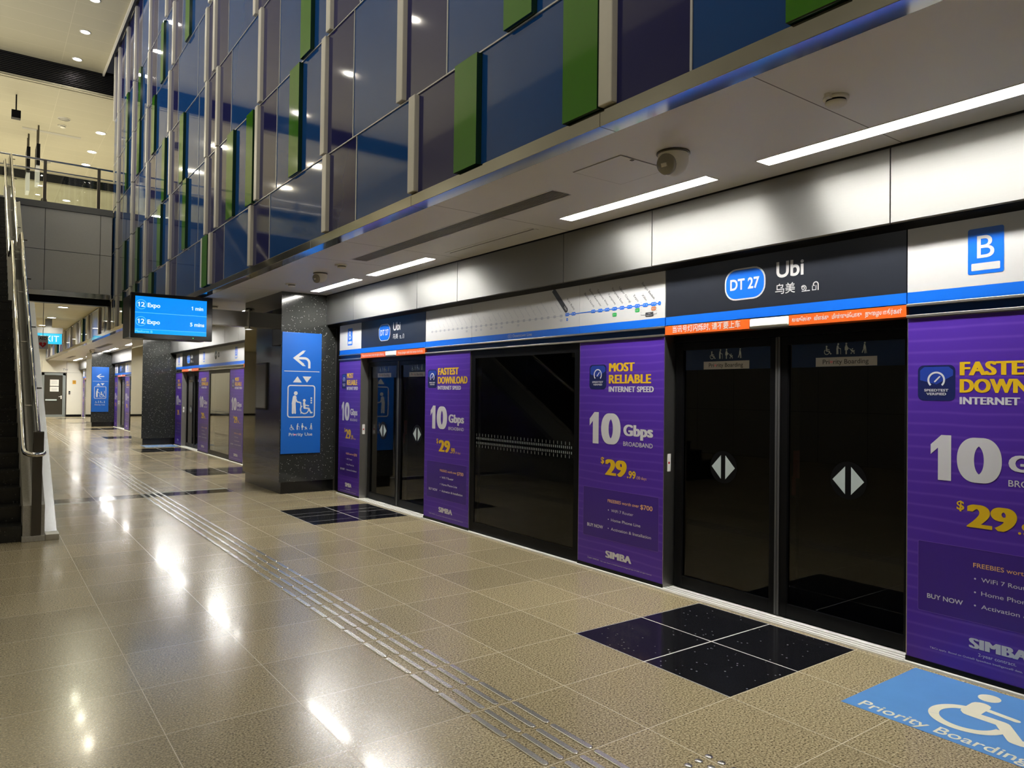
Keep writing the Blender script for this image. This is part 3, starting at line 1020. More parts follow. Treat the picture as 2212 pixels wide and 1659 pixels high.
#==THINGS==
# ------------------------------------------------------------------ adverts on the platform screen
def advert(y_left, w, kind, fine, label, group='purple broadband adverts'):
    r = empty('advert_panel', (PX, y_left, 0), 'wall')
    tag(r, label, 'advertisement', group)
    part('casing', B(0.004, w - 0.004, 0.003, 0.15, 0.014, 2.014), 'steel_brushed', r)
    part('poster', B(0.010, w - 0.010, 0.0, 0.004, 0.040, 2.012), 'poster', r)
    part('kick_plate', B(0.004, w - 0.004, -0.004, 0.003, 0.012, 0.040), 'black', r)
    part('base_rail', B(0.0, w, -0.028, 0.15, 0.0, 0.012), 'sill', r)
    F = Flat(-0.0010)
    s = w / 1.03
    q = (lambda z: z) if w > 0.96 or kind == 'most' else (lambda z: 0.92 * z + 0.06)
    Z = 1.0 if w > 0.96 or kind == 'most' else 0.92
    def T(m, t, u, z, cap, wd, bold=0.03, name='lettering'):
        F.text(m, t, u * s, q(z), cap * Z, wd * s, bold=bold, name=name)
    # badge
    if kind == 'most':
        b0, b1, z0, z1 = 0.142, 0.358, 1.590, 1.808
    else:
        b0, b1, z0, z1 = 0.072, 0.290, 1.600, 1.820
    F.rrect('badge', b0 * s, b1 * s, q(z0), q(z1), 0.035 * s, 'badge', -0.0010)
    F.poly('badge_blue', [(b0 * s + 0.012, q(z1) - 0.085), (b0 * s + 0.11 * s, q(z1) - 0.11), (b1 * s - 0.012, q(z1) - 0.06), (b1 * s - 0.012, q(z1) - 0.03), (b1 * s - 0.035, q(z1) - 0.010), (b0 * s + 0.035, q(z1) - 0.010), (b0 * s + 0.012, q(z1) - 0.03)], 'badge_top_field', -0.0014)  # lighter blue print across the top of the badge
    bc = (b0 + b1) / 2 * s
    F.arc('print_white', bc, q(z0 + 0.128), 0.046 * s, 0.011 * s, -45, 225, 'gauge_symbol', -0.002)
    F.line('print_white', [(bc - 0.008 * s, q(z0 + 0.118)), (bc + 0.020 * s, q(z0 + 0.148))], 0.009 * s, 'gauge_symbol', -0.002)
    F.text('print_white', 'SPEEDTEST', bc, q(z0 + 0.057), 0.014 * Z, 0.140 * s, 'C', 0.02, name='badge_lettering', d=-0.002)
    F.text('print_white', 'VERIFIED', bc, q(z0 + 0.034), 0.014 * Z, 0.115 * s, 'C', 0.02, name='badge_lettering', d=-0.002)
    if kind == 'most':
        T('yellow', 'MOST', 0.390, 1.744, 0.072, 0.308, 0.060, 'yellow_lettering')
        T('yellow', 'RELIABLE', 0.390, 1.642, 0.072, 0.494, 0.040, 'yellow_lettering')
        T('print_white', 'INTERNET SPEED', 0.390, 1.569, 0.045, 0.523, 0.04)
    else:
        T('yellow', 'FASTEST', 0.314, 1.756, 0.078, 0.470, 0.048, 'yellow_lettering')
        T('yellow', 'DOWNLOAD', 0.314, 1.652, 0.078, 0.660, 0.048, 'yellow_lettering')
        T('print_white', 'INTERNET SPEED', 0.314, 1.581, 0.042, 0.522, 0.04)
    T('print_white', '1', 0.150, 1.122, 0.252, 0.118, 0.05)
    T('print_white', '0', 0.300, 1.122, 0.252, 0.240, 0.045)
    T('print_white', 'Gbps', 0.573, 1.200, 0.090, 0.338, 0.048)
    T('print_white', 'BROADBAND', 0.573, 1.112, 0.036, 0.334, 0.004)
    T('yellow', '$', 0.300, 0.944, 0.052, 0.042, 0.02, 'yellow_lettering')
    T('yellow', '29', 0.355, 0.850, 0.130, 0.262, 0.05, 'yellow_lettering')
    T('yellow', '.99', 0.622, 0.846, 0.058, 0.100, 0.03, 'yellow_lettering')
    T('peach', '/30 days', 0.728, 0.846, 0.024, 0.115, 0.0, 'price_lettering')
    # box with the free gifts; the square code of the original is left out
    F.rrect('poster_box', 0.077 * s, 0.980 * s, q(0.285), q(0.722), 0.01, 'gift_box', -0.0006)
    F.rring('poster_line', 0.077 * s, 0.980 * s, q(0.285), q(0.722), 0.01, 0.0022, 'gift_box_outline', -0.0009)
    T('print_white', 'BUY NOW', 0.133, 0.372, 0.027, 0.204, 0.018, 'gift_lettering')
    T('peach', 'FREEBIES worth over', 0.392, 0.612, 0.026, 0.372, 0.006, 'gift_heading')
    T('peach', '$700', 0.778, 0.604, 0.036, 0.134, 0.012, 'gift_heading')
    for z, t, wd in ((0.533, 'WiFi 7 Router', 0.264), (0.453, 'Home Phone Line', 0.345), (0.375, 'Activation & Installation', 0.464)):
        F.fresh('bullet')
        F.disc('print_white', 0.402 * s, q(z + 0.012), 0.0055 * s, 'bullet', n=10)
        T('print_white', t, 0.435, z, 0.024, wd, 0.004, 'gift_lettering')
    T('print_white', 'SIMBA', 0.370, 0.133, 0.058, 0.312, 0.062, 'brand_lettering')
    if fine == 1:
        T('print_white', '2-year contract.', 0.142, 0.086, 0.015, 0.150, 0.0, 'small_print')
        T('print_white', 'T&Cs apply. Based on Ookla\u00ae Speedtest Intelligence\u00ae data, 2H 2025. All rights reserved.', 0.305, 0.084, 0.0085, 0.605, 0.0, 'small_print')
    else:
        T('print_white', '2-year contract.', 0.420, 0.092, 0.019, 0.195, 0.0, 'small_print')
        T('print_white', 'T&Cs apply. Based on Ookla\u00ae Speedtest Intelligence\u00ae data, 2H 2025. All rights reserved.', 0.150, 0.064, 0.0105, 0.740, 0.0, 'small_print')
    F.build(r)
    return r

ad_most = advert(4.968, 1.028, 'most', 1, 'purple broadband advert headed MOST RELIABLE between the nearest sliding door and the dark window', 'purple broadband adverts')
ad_fast = advert(7.812, 1.022, 'fast', 1, 'purple broadband advert headed FASTEST DOWNLOAD between the dark window and the second door')
ad_cut = advert(2.070, 0.95, 'fast', 2, 'largest purple broadband advert, cut off by the right edge of the photo')
ad_narrow = advert(10.457, 0.772, 'most', 2, 'narrow purple broadband advert between the second door and the first granite pillar')

def place(o, y, sx=1.0, label=None, group=None):
    c = copy_tree(o)
    c.matrix_world = Matrix.Translation((o.location.x, y, o.location.z)) @ Matrix.Rotation(-math.pi / 2, 4, 'Z') @ Matrix.Diagonal((sx, 1, 1, 1))
    if label: c['label'] = label
    if group: c['group'] = group
    return c

# ------------------------------------------------------------------ sliding doors
def platform_door(label):
    W = 1.868
    r = empty('platform_door', (DX, Y0 + W, 0), 'wall')
    tag(r, label, 'sliding door', 'platform screen doors')
    part('threshold', B(0.0, W, -0.150, 0.06, 0.0, 0.010), 'sill', r)
    for i, d in enumerate((-0.125, -0.085, -0.045)):
        part('threshold_rib', B(0.0, W, d - 0.012, d + 0.012, 0.010, 0.016, bevel=0.002), 'sill', r)
    part('door_header', B(0.0, W, -0.02, 0.10, 1.965, 2.022), 'black', r)
    for u0, u1 in ((0.006, 0.932), (0.938, 1.862)):
        lf = empty('door_leaf')
        lf.parent = r
        bm = bmesh.new()
        a = 0.075
        for q in ((u0, u0 + a, 0.018, 1.965), (u1 - a * 0.8, u1, 0.018, 1.965)):
            box(bm, q[0], q[1], 0.0, 0.045, q[2], q[3], bevel=0.003)
        box(bm, u0 + a, u1 - a * 0.8, 0.0, 0.045, 1.905, 1.965)
        box(bm, u0 + a, u1 - a * 0.8, 0.0, 0.045, 0.018, 0.110)
        part('leaf_frame', bm, 'black', lf)
        part('pane', B(u0 + a, u1 - a * 0.8, 0.018, 0.026, 0.110, 1.905), 'psd_glass', lf)
    part('rubber_seal', B(0.918, 0.934, -0.006, 0.0, 0.018, 1.965, bevel=0.002), 'seal', r)
    part('rubber_seal', B(0.938, 0.954, -0.006, 0.0, 0.018, 1.965, bevel=0.002), 'seal', r)
    # release handle on the track side, seen through the pane
    bm = bmesh.new()
    box(bm, 1.030, 1.060, 0.045, 0.075, 0.98, 1.17)
    box(bm, 1.022, 1.048, 0.040, 0.060, 0.86, 0.99)
    part('release_handle', bm, 'red_dull', r)
    part('inner_stile', B(1.010, 1.050, 0.05, 0.09, 0.02, 1.96), 'dark_steel', r)
    F = Flat(-0.0012)
    for u0, u1, nu, cu in ((0.095, 0.868, 0.273, 0.466), (1.032, 1.806, 1.212, 1.444)):
        F.rect('navy', u0, u1, 1.745, 1.936, 'navy_film', 0.0165)
        F.rect('sign_white', nu, nu + 0.415, 1.748, 1.808, 'priority_plate', 0.0155)
        F.text('print_dark', 'Pri', nu + 0.050, 1.764, 0.030, 0.048, bold=0.006, name='priority_lettering', d=0.0150)
        F.heart('pink', nu + 0.1115, 1.777, 0.022, 'heart_symbol', 0.0144)
        F.text('print_dark', 'rity Boarding', nu + 0.124, 1.764, 0.030, 0.236, bold=0.006, name='priority_lettering', d=0.0150)
        x = nu + 0.055
        F.wheelchair('silver_film', x, 1.826, 0.060, 0.0155)
        F.elder('silver_film', x + 0.085, 1.826, 0.074, 0.0155)
        F.mother('silver_film', x + 0.146, 1.826, 0.074, 0.0155)
        F.walker('silver_film', x + 0.258, 1.826, 0.074, 0.0155)
        F.disc('black', cu, 1.006, 0.122, 'symbol_disc', 0.0160, 40)
        F.poly('silver_film', [(cu - 0.022, 1.096), (cu - 0.022, 0.916), (cu - 0.108, 1.006)], 'door_symbol', 0.0150)
        F.poly('silver_film', [(cu + 0.018, 1.096), (cu + 0.018, 0.916), (cu + 0.104, 1.006)], 'door_symbol', 0.0150)
    F.build(r)
    # orange warning strip and signal lamp over the door, flush with the signs
    f = PX - DX
    part('warning_strip', B(0.0, 0.785, f - 0.004, f + 0.12, 2.024, 2.094), 'orange', r)
    part('warning_strip', B(1.098, W, f - 0.004, f + 0.12, 2.024, 2.094), 'orange', r)
    bm = B(0.788, 1.095, f - 0.012, f + 0.10, 2.027, 2.092, bevel=0.012)
    part('signal_lamp', bm, 'door_lamp', r)
    part('lamp_rail', B(0.785, 1.098, f - 0.002, f + 0.11, 2.022, 2.027), 'steel_brushed', r)
    return r

d0 = platform_door('nearest sliding platform door with PRIORITY BOARDING films and Chinese and Tamil warning strips')
d1 = copy_tree(d0)
d1.location.y += BAY
d1['label'] = 'second sliding platform door, between two purple adverts left of the dark window'
for r, left, right in ((d0, '\u5f53\u8baf\u53f7\u706f\u95ea\u70c1\u65f6, \u8bf7\u4e0d\u8981\u4e0a\u8f66', None), (d1, 'Please do not board when the light is flashing', 'Hanya jangan naik bila lampu berkelip')):
    F = Flat(PX - DX - 0.0052)
    if r is d0:
        F.text('print_white', left, 0.078, 2.042, 0.040, 0.632, bold=0.008)
        tam = ['\u0ba4\u0baf\u0bb5\u0bc1\u0bc6\u0b9a\u0baf\u0bcd\u0ba4\u0bc1', '\u0bb5\u0bbf\u0bb3\u0b95\u0bcd\u0b95\u0bc1', '\u0bae\u0bbf\u0ba9\u0bcd\u0ba9\u0bc1\u0bae\u0bcd\u0bc7\u0baa\u0bbe\u0ba4\u0bc1', '\u0ba8\u0bc1\u0bc8\u0bb4\u0baf\u0bbe\u0ba4\u0bc0\u0bb0\u0bcd\u0b95\u0bb3\u0bcd']
        for t, u, w in zip(tam, (1.121, 1.282, 1.405, 1.622), (0.140, 0.100, 0.195, 0.222)):
            F.text('print_white', t, u, 2.048, 0.026, w, bold=0.012)
    else:
        F.text('print_white', left, 0.05, 2.045, 0.030, 0.69, bold=0.006)
        F.text('print_white', right, 1.15, 2.045, 0.030, 0.66, bold=0.006)
    F.build(r)
    # small sticker on the door jamb
    st = part('jamb_sticker', B(0.0, 0.0012, PX - DX + 0.035, PX - DX + 0.075, 0.935, 1.075), 'paper', r)
    part('sticker_cross', B(0.0012, 0.0018, PX - DX + 0.046, PX - DX + 0.064, 0.995, 1.012), 'red', st)

# ------------------------------------------------------------------ dark windows between the adverts
def screen_window(y_left, w, label):
    r = empty('screen_window', (PX, y_left, 0), 'wall')
    tag(r, label, 'window', 'platform screen windows')
    bm = bmesh.new()
    for q in ((0.003, 0.080, 0.014, 2.012), (w - 0.075, w - 0.003, 0.014, 2.012), (0.080, w - 0.075, 1.93, 2.012), (0.080, w - 0.075, 0.014, 0.12)):
        box(bm, q[0], q[1], 0.012, 0.06, q[2], q[3])
    part('window_frame', bm, 'black', r)
    part('pane', B(0.080, w - 0.075, 0.020, 0.030, 0.12, 1.93), 'psd_glass', r)
    part('base_rail', B(0.0, w, -0.028, 0.15, 0.0, 0.012), 'sill', r)
    F = Flat(0.0185)
    n = 56
    for i in range(n):
        u = 0.115 + (w - 0.23) * i / (n - 1)
        if i % 2 == 0:
            F.rect('dash_film', u - 0.003, u + 0.003, 1.070, 1.100, 'safety_marks')
            F.rect('dash_film', u - 0.003, u + 0.003, 0.948, 0.976, 'safety_marks')
        F.rect('dash_film', u - 0.005, u + 0.005, 1.036, 1.060, 'safety_marks')
        F.rect('dash_film', u - 0.005, u + 0.005, 0.986, 1.010, 'safety_marks')
    F.build(r)
    return r
w0 = screen_window(6.790, 1.822, 'wide dark window of the platform screen with two rows of dashes, mirroring a staircase')

# ------------------------------------------------------------------ sign band above the screen
ZT, ZB = 2.540, 2.166
def header(y_left, w, label, cat, mat='sign_white', door=False, seams=(), name='overhead_sign', group=None):
    r = empty(name, (PX, y_left, 0), 'wall')
    tag(r, label, cat, group)
    cuts = [0.0] + list(seams) + [w]
    for a, b in zip(cuts, cuts[1:]):
        part('panel', B(a + 0.002, b - 0.002, 0.0, 0.15, ZB, ZT), mat, r)
        part('blue_stripe', B(a + 0.002, b - 0.002, 0.0, 0.15, 2.100, ZB), 'blue', r)
    if not door:
        part('rail', B(0, w, -0.012, 0.15, 2.082, 2.097, bevel=0.002), 'steel_brushed', r)
        part('rail', B(0, w, -0.012, 0.15, 2.016, 2.032, bevel=0.002), 'steel_brushed', r)
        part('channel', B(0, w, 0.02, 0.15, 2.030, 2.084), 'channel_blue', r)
    return r

def pill(F, x0, x1, z0, z1, t, edge=0.012, d=0.0):
    F.rrect('sign_white', x0, x1, z0, z1, (z1 - z0) * 0.42, 'code_edge', -0.0008 - d)
    F.rrect('blue', x0 + edge, x1 - edge, z0 + edge, z1 - edge, (z1 - z0) * 0.38, 'code_field', -0.0014 - d)
    F.text('sign_white', t, (x0 + x1) / 2, (z0 + z1) / 2 - 0.037, 0.074, (x1 - x0) * 0.72, 'C', 0.026, name='code_lettering', d=-0.0020 - d)

def name_sign(y_left, label):
    r = header(y_left, 1.868, label, 'station sign', 'sign_black', True, name='station_name_sign', group='station name signs')
    F = Flat(-0.0012)
    pill(F, 0.570, 0.912, 2.236, 2.464, 'DT 27', 0.011)
    F.text('sign_white', 'Ubi', 0.998, 2.362, 0.102, 0.205, bold=0.022)
    F.text('sign_white', '\u4e4c\u7f8e', 0.990, 2.252, 0.052, 0.150, bold=0.006)
    F.ring('sign_white', 1.200, 2.268, 0.0125, 0.006, 'lettering', n=20)
    F.arc('sign_white', 1.203, 2.266, 0.0185, 0.006, 150, -80, 'lettering')
    F.line('sign_white', [(1.206, 2.2475), (1.192, 2.2475), (1.246, 2.2475)], 0.006, 'lettering')
    F.text('sign_white', '\u0baa', 1.264, 2.246, 0.038, 0.030, bold=0.008)
    F.arc('sign_white', 1.290, 2.282, 0.017, 0.007, 0, 180, 'lettering')
    F.line('sign_white', [(1.307, 2.284), (1.307, 2.247)], 0.007, 'lettering')
    F.line('sign_white', [(1.273, 2.281), (1.279, 2.276)], 0.007, 'lettering')
    F.build(r)
    return r

def plat_b(F, u, z0=2.228, z1=2.480, w=0.176):
    F.rrect('blue', u, u + w, z0, z1, 0.012, 'platform_mark')
    F.text('sign_white', 'B', u + w / 2, z0 + 0.088, (z1 - z0) * 0.48, w * 0.48, 'C', 0.004, d=-0.002)
    F.rrect('sign_white', u + 0.018, u + w - 0.018, z0 + 0.020, z0 + 0.060, 0.004, 'platform_bar', -0.002)

s_n0 = name_sign(Y0 + 1.868, 'large black station name sign DT 27 Ubi above the nearest platform door')
s_n1 = copy_tree(s_n0)
s_n1.location.y += BAY
s_n1['label'] = 'black station name sign DT 27 Ubi above the second platform door'
r = header(2.067, 0.95, 'white sign panel with a big blue B, at the right edge above the largest advert', 'platform sign', name='platform_letter_sign', group='platform B signs')
F = Flat(); plat_b(F, 0.326); F.build(r)
s_b1 = header(10.460, 0.775, 'small white sign panel with a blue B beside the first granite pillar', 'platform sign', name='platform_letter_sign', group='platform B signs')
F = Flat(); plat_b(F, 0.300, w=0.170); F.build(s_b1)

# route map over the dark window
r = header(7.810, 7.810 - 3.943, 'long white route map strip of the Downtown Line between the two black name signs', 'route map', seams=(1.035, 2.838), name='route_map')
o0 = 7.85 - 7.810
F = Flat(-0.0012)
stations = [('DT 27', None), ('DT 28', 'Kaki Bukit'), ('DT 29', 'Bedok North'), ('DT 30', 'Bedok Reservoir'), ('DT 31', 'Tampines West'), ('DT 32', 'Tampines'), ('DT 33', 'Tampines East'), ('DT 34', 'Upper Changi'), ('DT 35', 'Expo'), ('DT 36', 'Xilin'), ('DT 37', 'Sungei Bedok')]
us = [2.707, 2.797, 3.063, 3.154, 3.242, 3.334, 3.423, 3.513, 3.603, 3.693, 3.784]
lens = [0, 0.150, 0.185, 0.225, 0.205, 0.135, 0.200, 0.195, 0.075, 0.070, 0.205]
F.line('blue', [(us[0] - o0, 2.286), (3.847 - o0, 2.286)], 0.008, 'route_line', -0.0010)
for u, (c, n), ln in zip(us, stations, lens):
    u -= o0
    F.fresh('station_code')
    F.rrect('blue', u - 0.028, u + 0.028, 2.271, 2.301, 0.010, 'station_code', -0.0014)
    F.text('sign_white', c, u, 2.281, 0.011, 0.042, 'C', name='code_lettering', d=-0.002)
    if n:
        F.text('print_dark', n, u + 0.004, 2.318, 0.019, ln, 'R', rot=math.radians(-47), name='station_names')
F.fresh('station_code')
F.disc('blue', 3.847 - o0, 2.286, 0.016, 'station_code', -0.0014, 18)
F.text('sign_white', '12', 3.847 - o0, 2.280, 0.011, 0.018, 'C', name='code_lettering', d=-0.002)
F.fresh('station_code')
F.disc('blue', 2.707 - o0, 2.240, 0.014, 'station_code', -0.0014, 18)
F.line('sign_white', [(2.700 - o0, 2.240), (2.714 - o0, 2.240)], 0.004, 'code_lettering', -0.002)
for u, z, t, mt in ((3.334, 2.234, 'EW 2', 'green_print'), (3.603, 2.250, 'CG 1', 'green_print'), (3.784, 2.248, 'TE 31', 'brown_print')):
    F.fresh('interchange_code')
    F.rrect(mt, u - o0 - 0.026, u - o0 + 0.026, z - 0.016, z + 0.016, 0.010, 'interchange_code', -0.0014)
    F.text('sign_white', t, u - o0, z - 0.006, 0.011, 0.036, 'C', name='code_lettering', d=-0.002)
F.line('print_grey', [(3.334 - o0, 2.272), (3.334 - o0, 2.248)], 0.003, 'bracket_line')
F.line('print_dark', [(3.645 - o0, 2.204), (3.818 - o0, 2.204)], 0.003, 'bracket_line')
for u in (3.645, 3.818):
    for z in (2.205, 2.225, 2.245, 2.265, 2.285, 2.305):
        F.line('print_dark', [(u - o0, z), (u - o0, z + 0.010)], 0.002, 'bracket_line', cap=False)
F.rrect('print_dark', 3.695 - o0, 3.782 - o0, 2.188, 2.222, 0.006, 'construction_tag', -0.0016)
F.text('sign_white', 'Under', 3.738 - o0, 2.208, 0.009, 0.030, 'C', name='code_lettering', d=-0.0022)
F.text('sign_white', 'Construction', 3.738 - o0, 2.194, 0.009, 0.066, 'C', name='code_lettering', d=-0.0022)
# slanted black tag of this station
F.line('sign_black', [(2.500 - o0, 2.538), (2.690 - o0, 2.330)], 0.050, 'station_tag', -0.0014, False)
F.disc('sign_black', 2.690 - o0, 2.330, 0.025, 'station_tag', -0.0014, 16)
F.text('sign_white', 'Ubi', 2.692 - o0, 2.322, 0.020, 0.048, 'R', 0.006, rot=math.radians(-47.6), name='code_lettering', d=-0.002)
# stations already passed, printed pale
gone = ['Bukit Panjang', 'Cashew', 'Hillview', 'Hume', 'Beauty World', 'King Albert Park', 'Sixth Avenue', 'Tan Kah Kee', 'Botanic Gardens', 'Stevens', 'Newton', 'Little India', 'Rochor', 'Bugis', 'Promenade', 'Bayfront', 'Downtown', 'Telok Ayer', 'Chinatown', 'Fort Canning', 'Bencoolen', 'Jalan Besar', 'Bendemeer', 'Geylang Bahru', 'Mattar', 'MacPherson']
F.line('print_grey_light', [(0.20 - o0, 2.279), (2.64 - o0, 2.279)], 0.006, 'faded_line', -0.0010)
for i, n in enumerate(gone):
    u = 0.20 + (2.62 - 0.20) * i / (len(gone) - 1) - o0
    F.fresh('faded_code')
    F.rrect('print_grey', u - 0.020, u + 0.020, 2.266, 2.292, 0.009, 'faded_code', -0.0012)
    F.text('print_grey', n, u - 0.004, 2.310, 0.015, 0.0135 * len(n), 'R', rot=math.radians(-47), name='faded_names')
    if i in (8, 10, 11, 13, 14, 15, 18, 25):
        F.fresh('faded_code')
        F.rrect('print_grey_light', u - 0.020, u + 0.020, 2.226, 2.250, 0.009, 'faded_code', -0.0012)
F.rring('sign_white', 1.768 - o0, 1.838 - o0, 2.117, 2.150, 0.015, 0.003, 'line_mark', -0.003)
F.text('sign_white', 'DTL', 1.803 - o0, 2.127, 0.013, 0.040, 'C', name='line_lettering', d=-0.003)
F.text('sign_white', 'Downtown Line', 1.854 - o0, 2.121, 0.028, 0.318, name='line_lettering', d=-0.003)
F.build(r)

# ------------------------------------------------------------------ the farther bays
for k in bays:
    y = Y0 + BAY * k
    if k not in (0, 1) and y + 1.868 < YEND - 0.2 and k != -1:
        where = {2: 'third', 3: 'fourth', 4: 'fifth', 5: 'sixth', 6: 'seventh', 7: 'eighth'}[k]
        c = copy_tree(d1)
        c.location.y = y + 1.868
        c['label'] = {2: 'sliding platform door hidden just behind the first granite pillar', 3: 'dark sliding platform door beyond the first pillar, between two purple adverts',
                      4: 'sliding platform door just behind the second granite pillar', 5: 'thin slice of a sliding platform door seen between the second and third pillars',
                      6: 'sliding platform door just behind the third pillar', 7: 'farthest sliding platform door near the cream end wall'}[k]
        c = copy_tree(s_n1)
        c.location.y = y + 1.868
        c['label'] = {2: 'black station name sign hidden behind the first granite pillar', 3: 'small black station name sign beyond the first pillar, under the departure screen',
                      4: 'black station name sign just behind the second pillar', 5: 'tiny dark station name sign between the second and third pillars',
                      6: 'black station name sign just behind the third pillar', 7: 'farthest black station name sign near the cream end wall'}[k]
        if k % 2 == 0:
            place(ad_most, y + 1.868 + 1.030, 1.0, {2: 'purple MOST RELIABLE advert right beside the left face of the first granite pillar', 4: 'purple MOST RELIABLE advert hidden behind the second pillar', 6: 'purple MOST RELIABLE advert hidden behind the third pillar'}[k])
            if y + BAY < YEND:
                place(ad_fast, y + BAY, 1.0, {2: 'purple FASTEST DOWNLOAD advert right of the far sliding door beyond the first pillar', 4: 'purple advert right of the sliding door slice between the second and third pillars', 6: 'purple advert near the cream end wall, right of the farthest door'}[k])
                place(w0, y + BAY - 1.022, 1.0, {2: 'window of the far screen bay reflecting a bright yellow wall', 4: 'dark window hidden behind the second pillar', 6: 'dark window hidden behind the third pillar'}[k])
        else:
            place(ad_narrow, y + 1.868 + 0.772, 1.0, {3: 'thin purple advert between the far sliding door and the second granite pillar', 5: 'thin purple advert left of the door slice, beside the third pillar', 7: 'last purple advert at the cream end wall'}[k])
    if k >= 2 and k % 2 == 0 and y + BAY < YEND + 1:
        r = header(y + BAY - 0.002, BAY - 1.872, {2: 'white sign strip with blue arrow and two B marks beyond the first pillar', 4: 'white sign strip beyond the second pillar', 6: 'white sign strip beyond the third pillar'}[k], 'platform sign', seams=(1.05, 2.85), name='direction_sign', group='white direction strips')
        F = Flat()
        plat_b(F, 0.42)
        plat_b(F, 3.20)
        F.disc('navy', 1.62, 2.36, 0.105, 'arrow_disc')
        F.line('sign_white', [(1.575, 2.36), (1.665, 2.36)], 0.018, 'arrow_symbol', -0.002)
        F.line('sign_white', [(1.63, 2.40), (1.667, 2.36), (1.63, 2.32)], 0.018, 'arrow_symbol', -0.002)
        F.rrect('navy', 1.80, 1.93, 2.30, 2.42, 0.012, 'exit_mark')
        F.text('sign_white', 'A', 1.865, 2.335, 0.05, 0.05, 'C', d=-0.002)
        F.text('print_grey', 'Way out', 1.98, 2.38, 0.03, 0.18)
        F.text('print_grey', 'Lift', 1.98, 2.33, 0.03, 0.08)
        F.build(r)
    if k >= 3 and k % 2 == 1 and y + 1.868 < YEND - 0.2:
        c = copy_tree(s_b1)
        c.location.y = y + 1.868 + 0.775
        c['label'] = {3: 'narrow white B sign beside the second granite pillar', 5: 'tiny white B sign beside the third pillar', 7: 'white B sign at the cream end wall'}[k]
# ------------------------------------------------------------------ blue lift signs on the pillars
def lift_sign(p, label, turn):
    r = empty('priority_lift_sign', (3.612, p - 0.014, 0))
    tag(r, label, 'sign', 'blue lift signs on pillars')
    part('panel', B(0.0, 0.612, 0.0, 0.0138, 0.600, 2.426, bevel=0.002), 'sign_blue', r)
    F = Flat(-0.0012)
    W = 'sign_white'
    if turn:
        F.line(W, [(0.330, 2.140), (0.200, 2.040), (0.330, 1.940)], 0.036, 'arrow_symbol', cap=False)
        F.poly(W, [(0.165, 2.040), (0.318, 2.158), (0.365, 2.158), (0.222, 2.040), (0.365, 1.922), (0.318, 1.922)], 'arrow_symbol')
        F.line(W, [(0.205, 2.040), (0.345, 2.040)], 0.036, 'arrow_symbol', cap=False)
        F.arc(W, 0.345, 1.965, 0.075, 0.036, 0, 90, 'arrow_symbol')
        F.line(W, [(0.420, 1.967), (0.420, 1.890)], 0.036, 'arrow_symbol', cap=False)
    else:
        F.poly(W, [(0.165, 2.040), (0.300, 2.140), (0.350, 2.140), (0.222, 2.040), (0.350, 1.940), (0.300, 1.940)], 'arrow_symbol')
        F.line(W, [(0.205, 2.040), (0.440, 2.040)], 0.036, 'arrow_symbol', cap=False)
    F.rect(W, 0.035, 0.582, 1.836, 1.846, 'divider')
    F.poly(W, [(0.170, 1.672), (0.308, 1.672), (0.239, 1.765)], 'lift_arrows')
    F.poly(W, [(0.318, 1.765), (0.456, 1.765), (0.387, 1.672)], 'lift_arrows')
    F.rring(W, 0.090, 0.520, 1.140, 1.634, 0.045, 0.017, 'frame_line')
    F.elder(W, 0.135, 1.195, 0.345)
    F.wheelchair(W, 0.270, 1.195, 0.225)
    for z in (1.355, 1.390, 1.425):
        F.rect(W, 0.448, 0.472, z, z + 0.024, 'button_symbol')
    F.wheelchair(W, 0.128, 0.955, 0.080)
    F.elder(W, 0.232, 0.955, 0.100)
    F.mother(W, 0.310, 0.955, 0.100)
    F.walker(W, 0.436, 0.955, 0.100)
    F.text(W, 'Pri', 0.122, 0.866, 0.046, 0.070, bold=0.012)
    F.heart('pink', 0.210, 0.884, 0.032, 'heart_symbol')
    F.text(W, 'rity Use', 0.232, 0.866, 0.046, 0.252, bold=0.012)
    F.build(r)
    return r
lift_sign(PIL[1], 'tall blue lift sign with a turning arrow on the first granite pillar', True)
lift_sign(PIL[3], 'small far blue lift sign with a straight left arrow on the third pillar', False)

# ------------------------------------------------------------------ departure screen on its bracket
r = tag(empty('departure_screen', (1.815, 12.30, 0)), 'blue departure screen listing Expo trains, held by an arm from the first pillar', 'screen')
part('housing', B(0.0, 1.180, 0.0, 0.12, 2.322, 3.022, bevel=0.006), 'black_gloss', r)
part('rear_housing', B(0.0, 1.180, 0.125, 0.75, 2.345, 2.992, bevel=0.006), 'black', r)
F = Flat(-0.0010)
F.rect('screen', 0.058, 1.092, 2.398, 2.968, 'display', -0.0010)
F.rect('screen_bar', 0.058, 1.092, 2.398, 2.462, 'status_bar', -0.0014)
F.rect('screen_line', 0.058, 1.092, 2.715, 2.721, 'divider', -0.0018)
F.rect('screen_line', 0.058, 1.092, 2.460, 2.465, 'divider', -0.0018)
for z, t, u, w in ((2.842, '1 min', 0.862, 0.176), (2.584, '5 mins', 0.845, 0.214)):
    F.ring('screen_line', 0.142, z, 0.074, 0.007, 'line_circle', -0.0018)
    F.text('screen_text', '12', 0.142, z - 0.034, 0.068, 0.100, 'C', 0.02, name='screen_lettering', d=-0.0020)
    F.text('screen_text', 'Expo', 0.230, z - 0.034, 0.062, 0.178, bold=0.03, name='screen_lettering', d=-0.0020)
    F.text('screen_text', t, u, z - 0.034, 0.056, w, bold=0.028, name='screen_lettering', d=-0.0020)
F.text('screen_line', 'Platform B', 0.062, 2.410, 0.036, 0.245, bold=0.02, name='status_lettering', d=-0.0020)
F.disc('led_green', 0.894, 2.362, 0.005, 'power_light', -0.0012, 10)
F.build(r)
bm = bmesh.new()
box(bm, 1.178, 1.784, 0.10, 0.30, 2.612, 2.862, bevel=0.004)
part('bracket_arm', bm, 'steel_brushed', r)
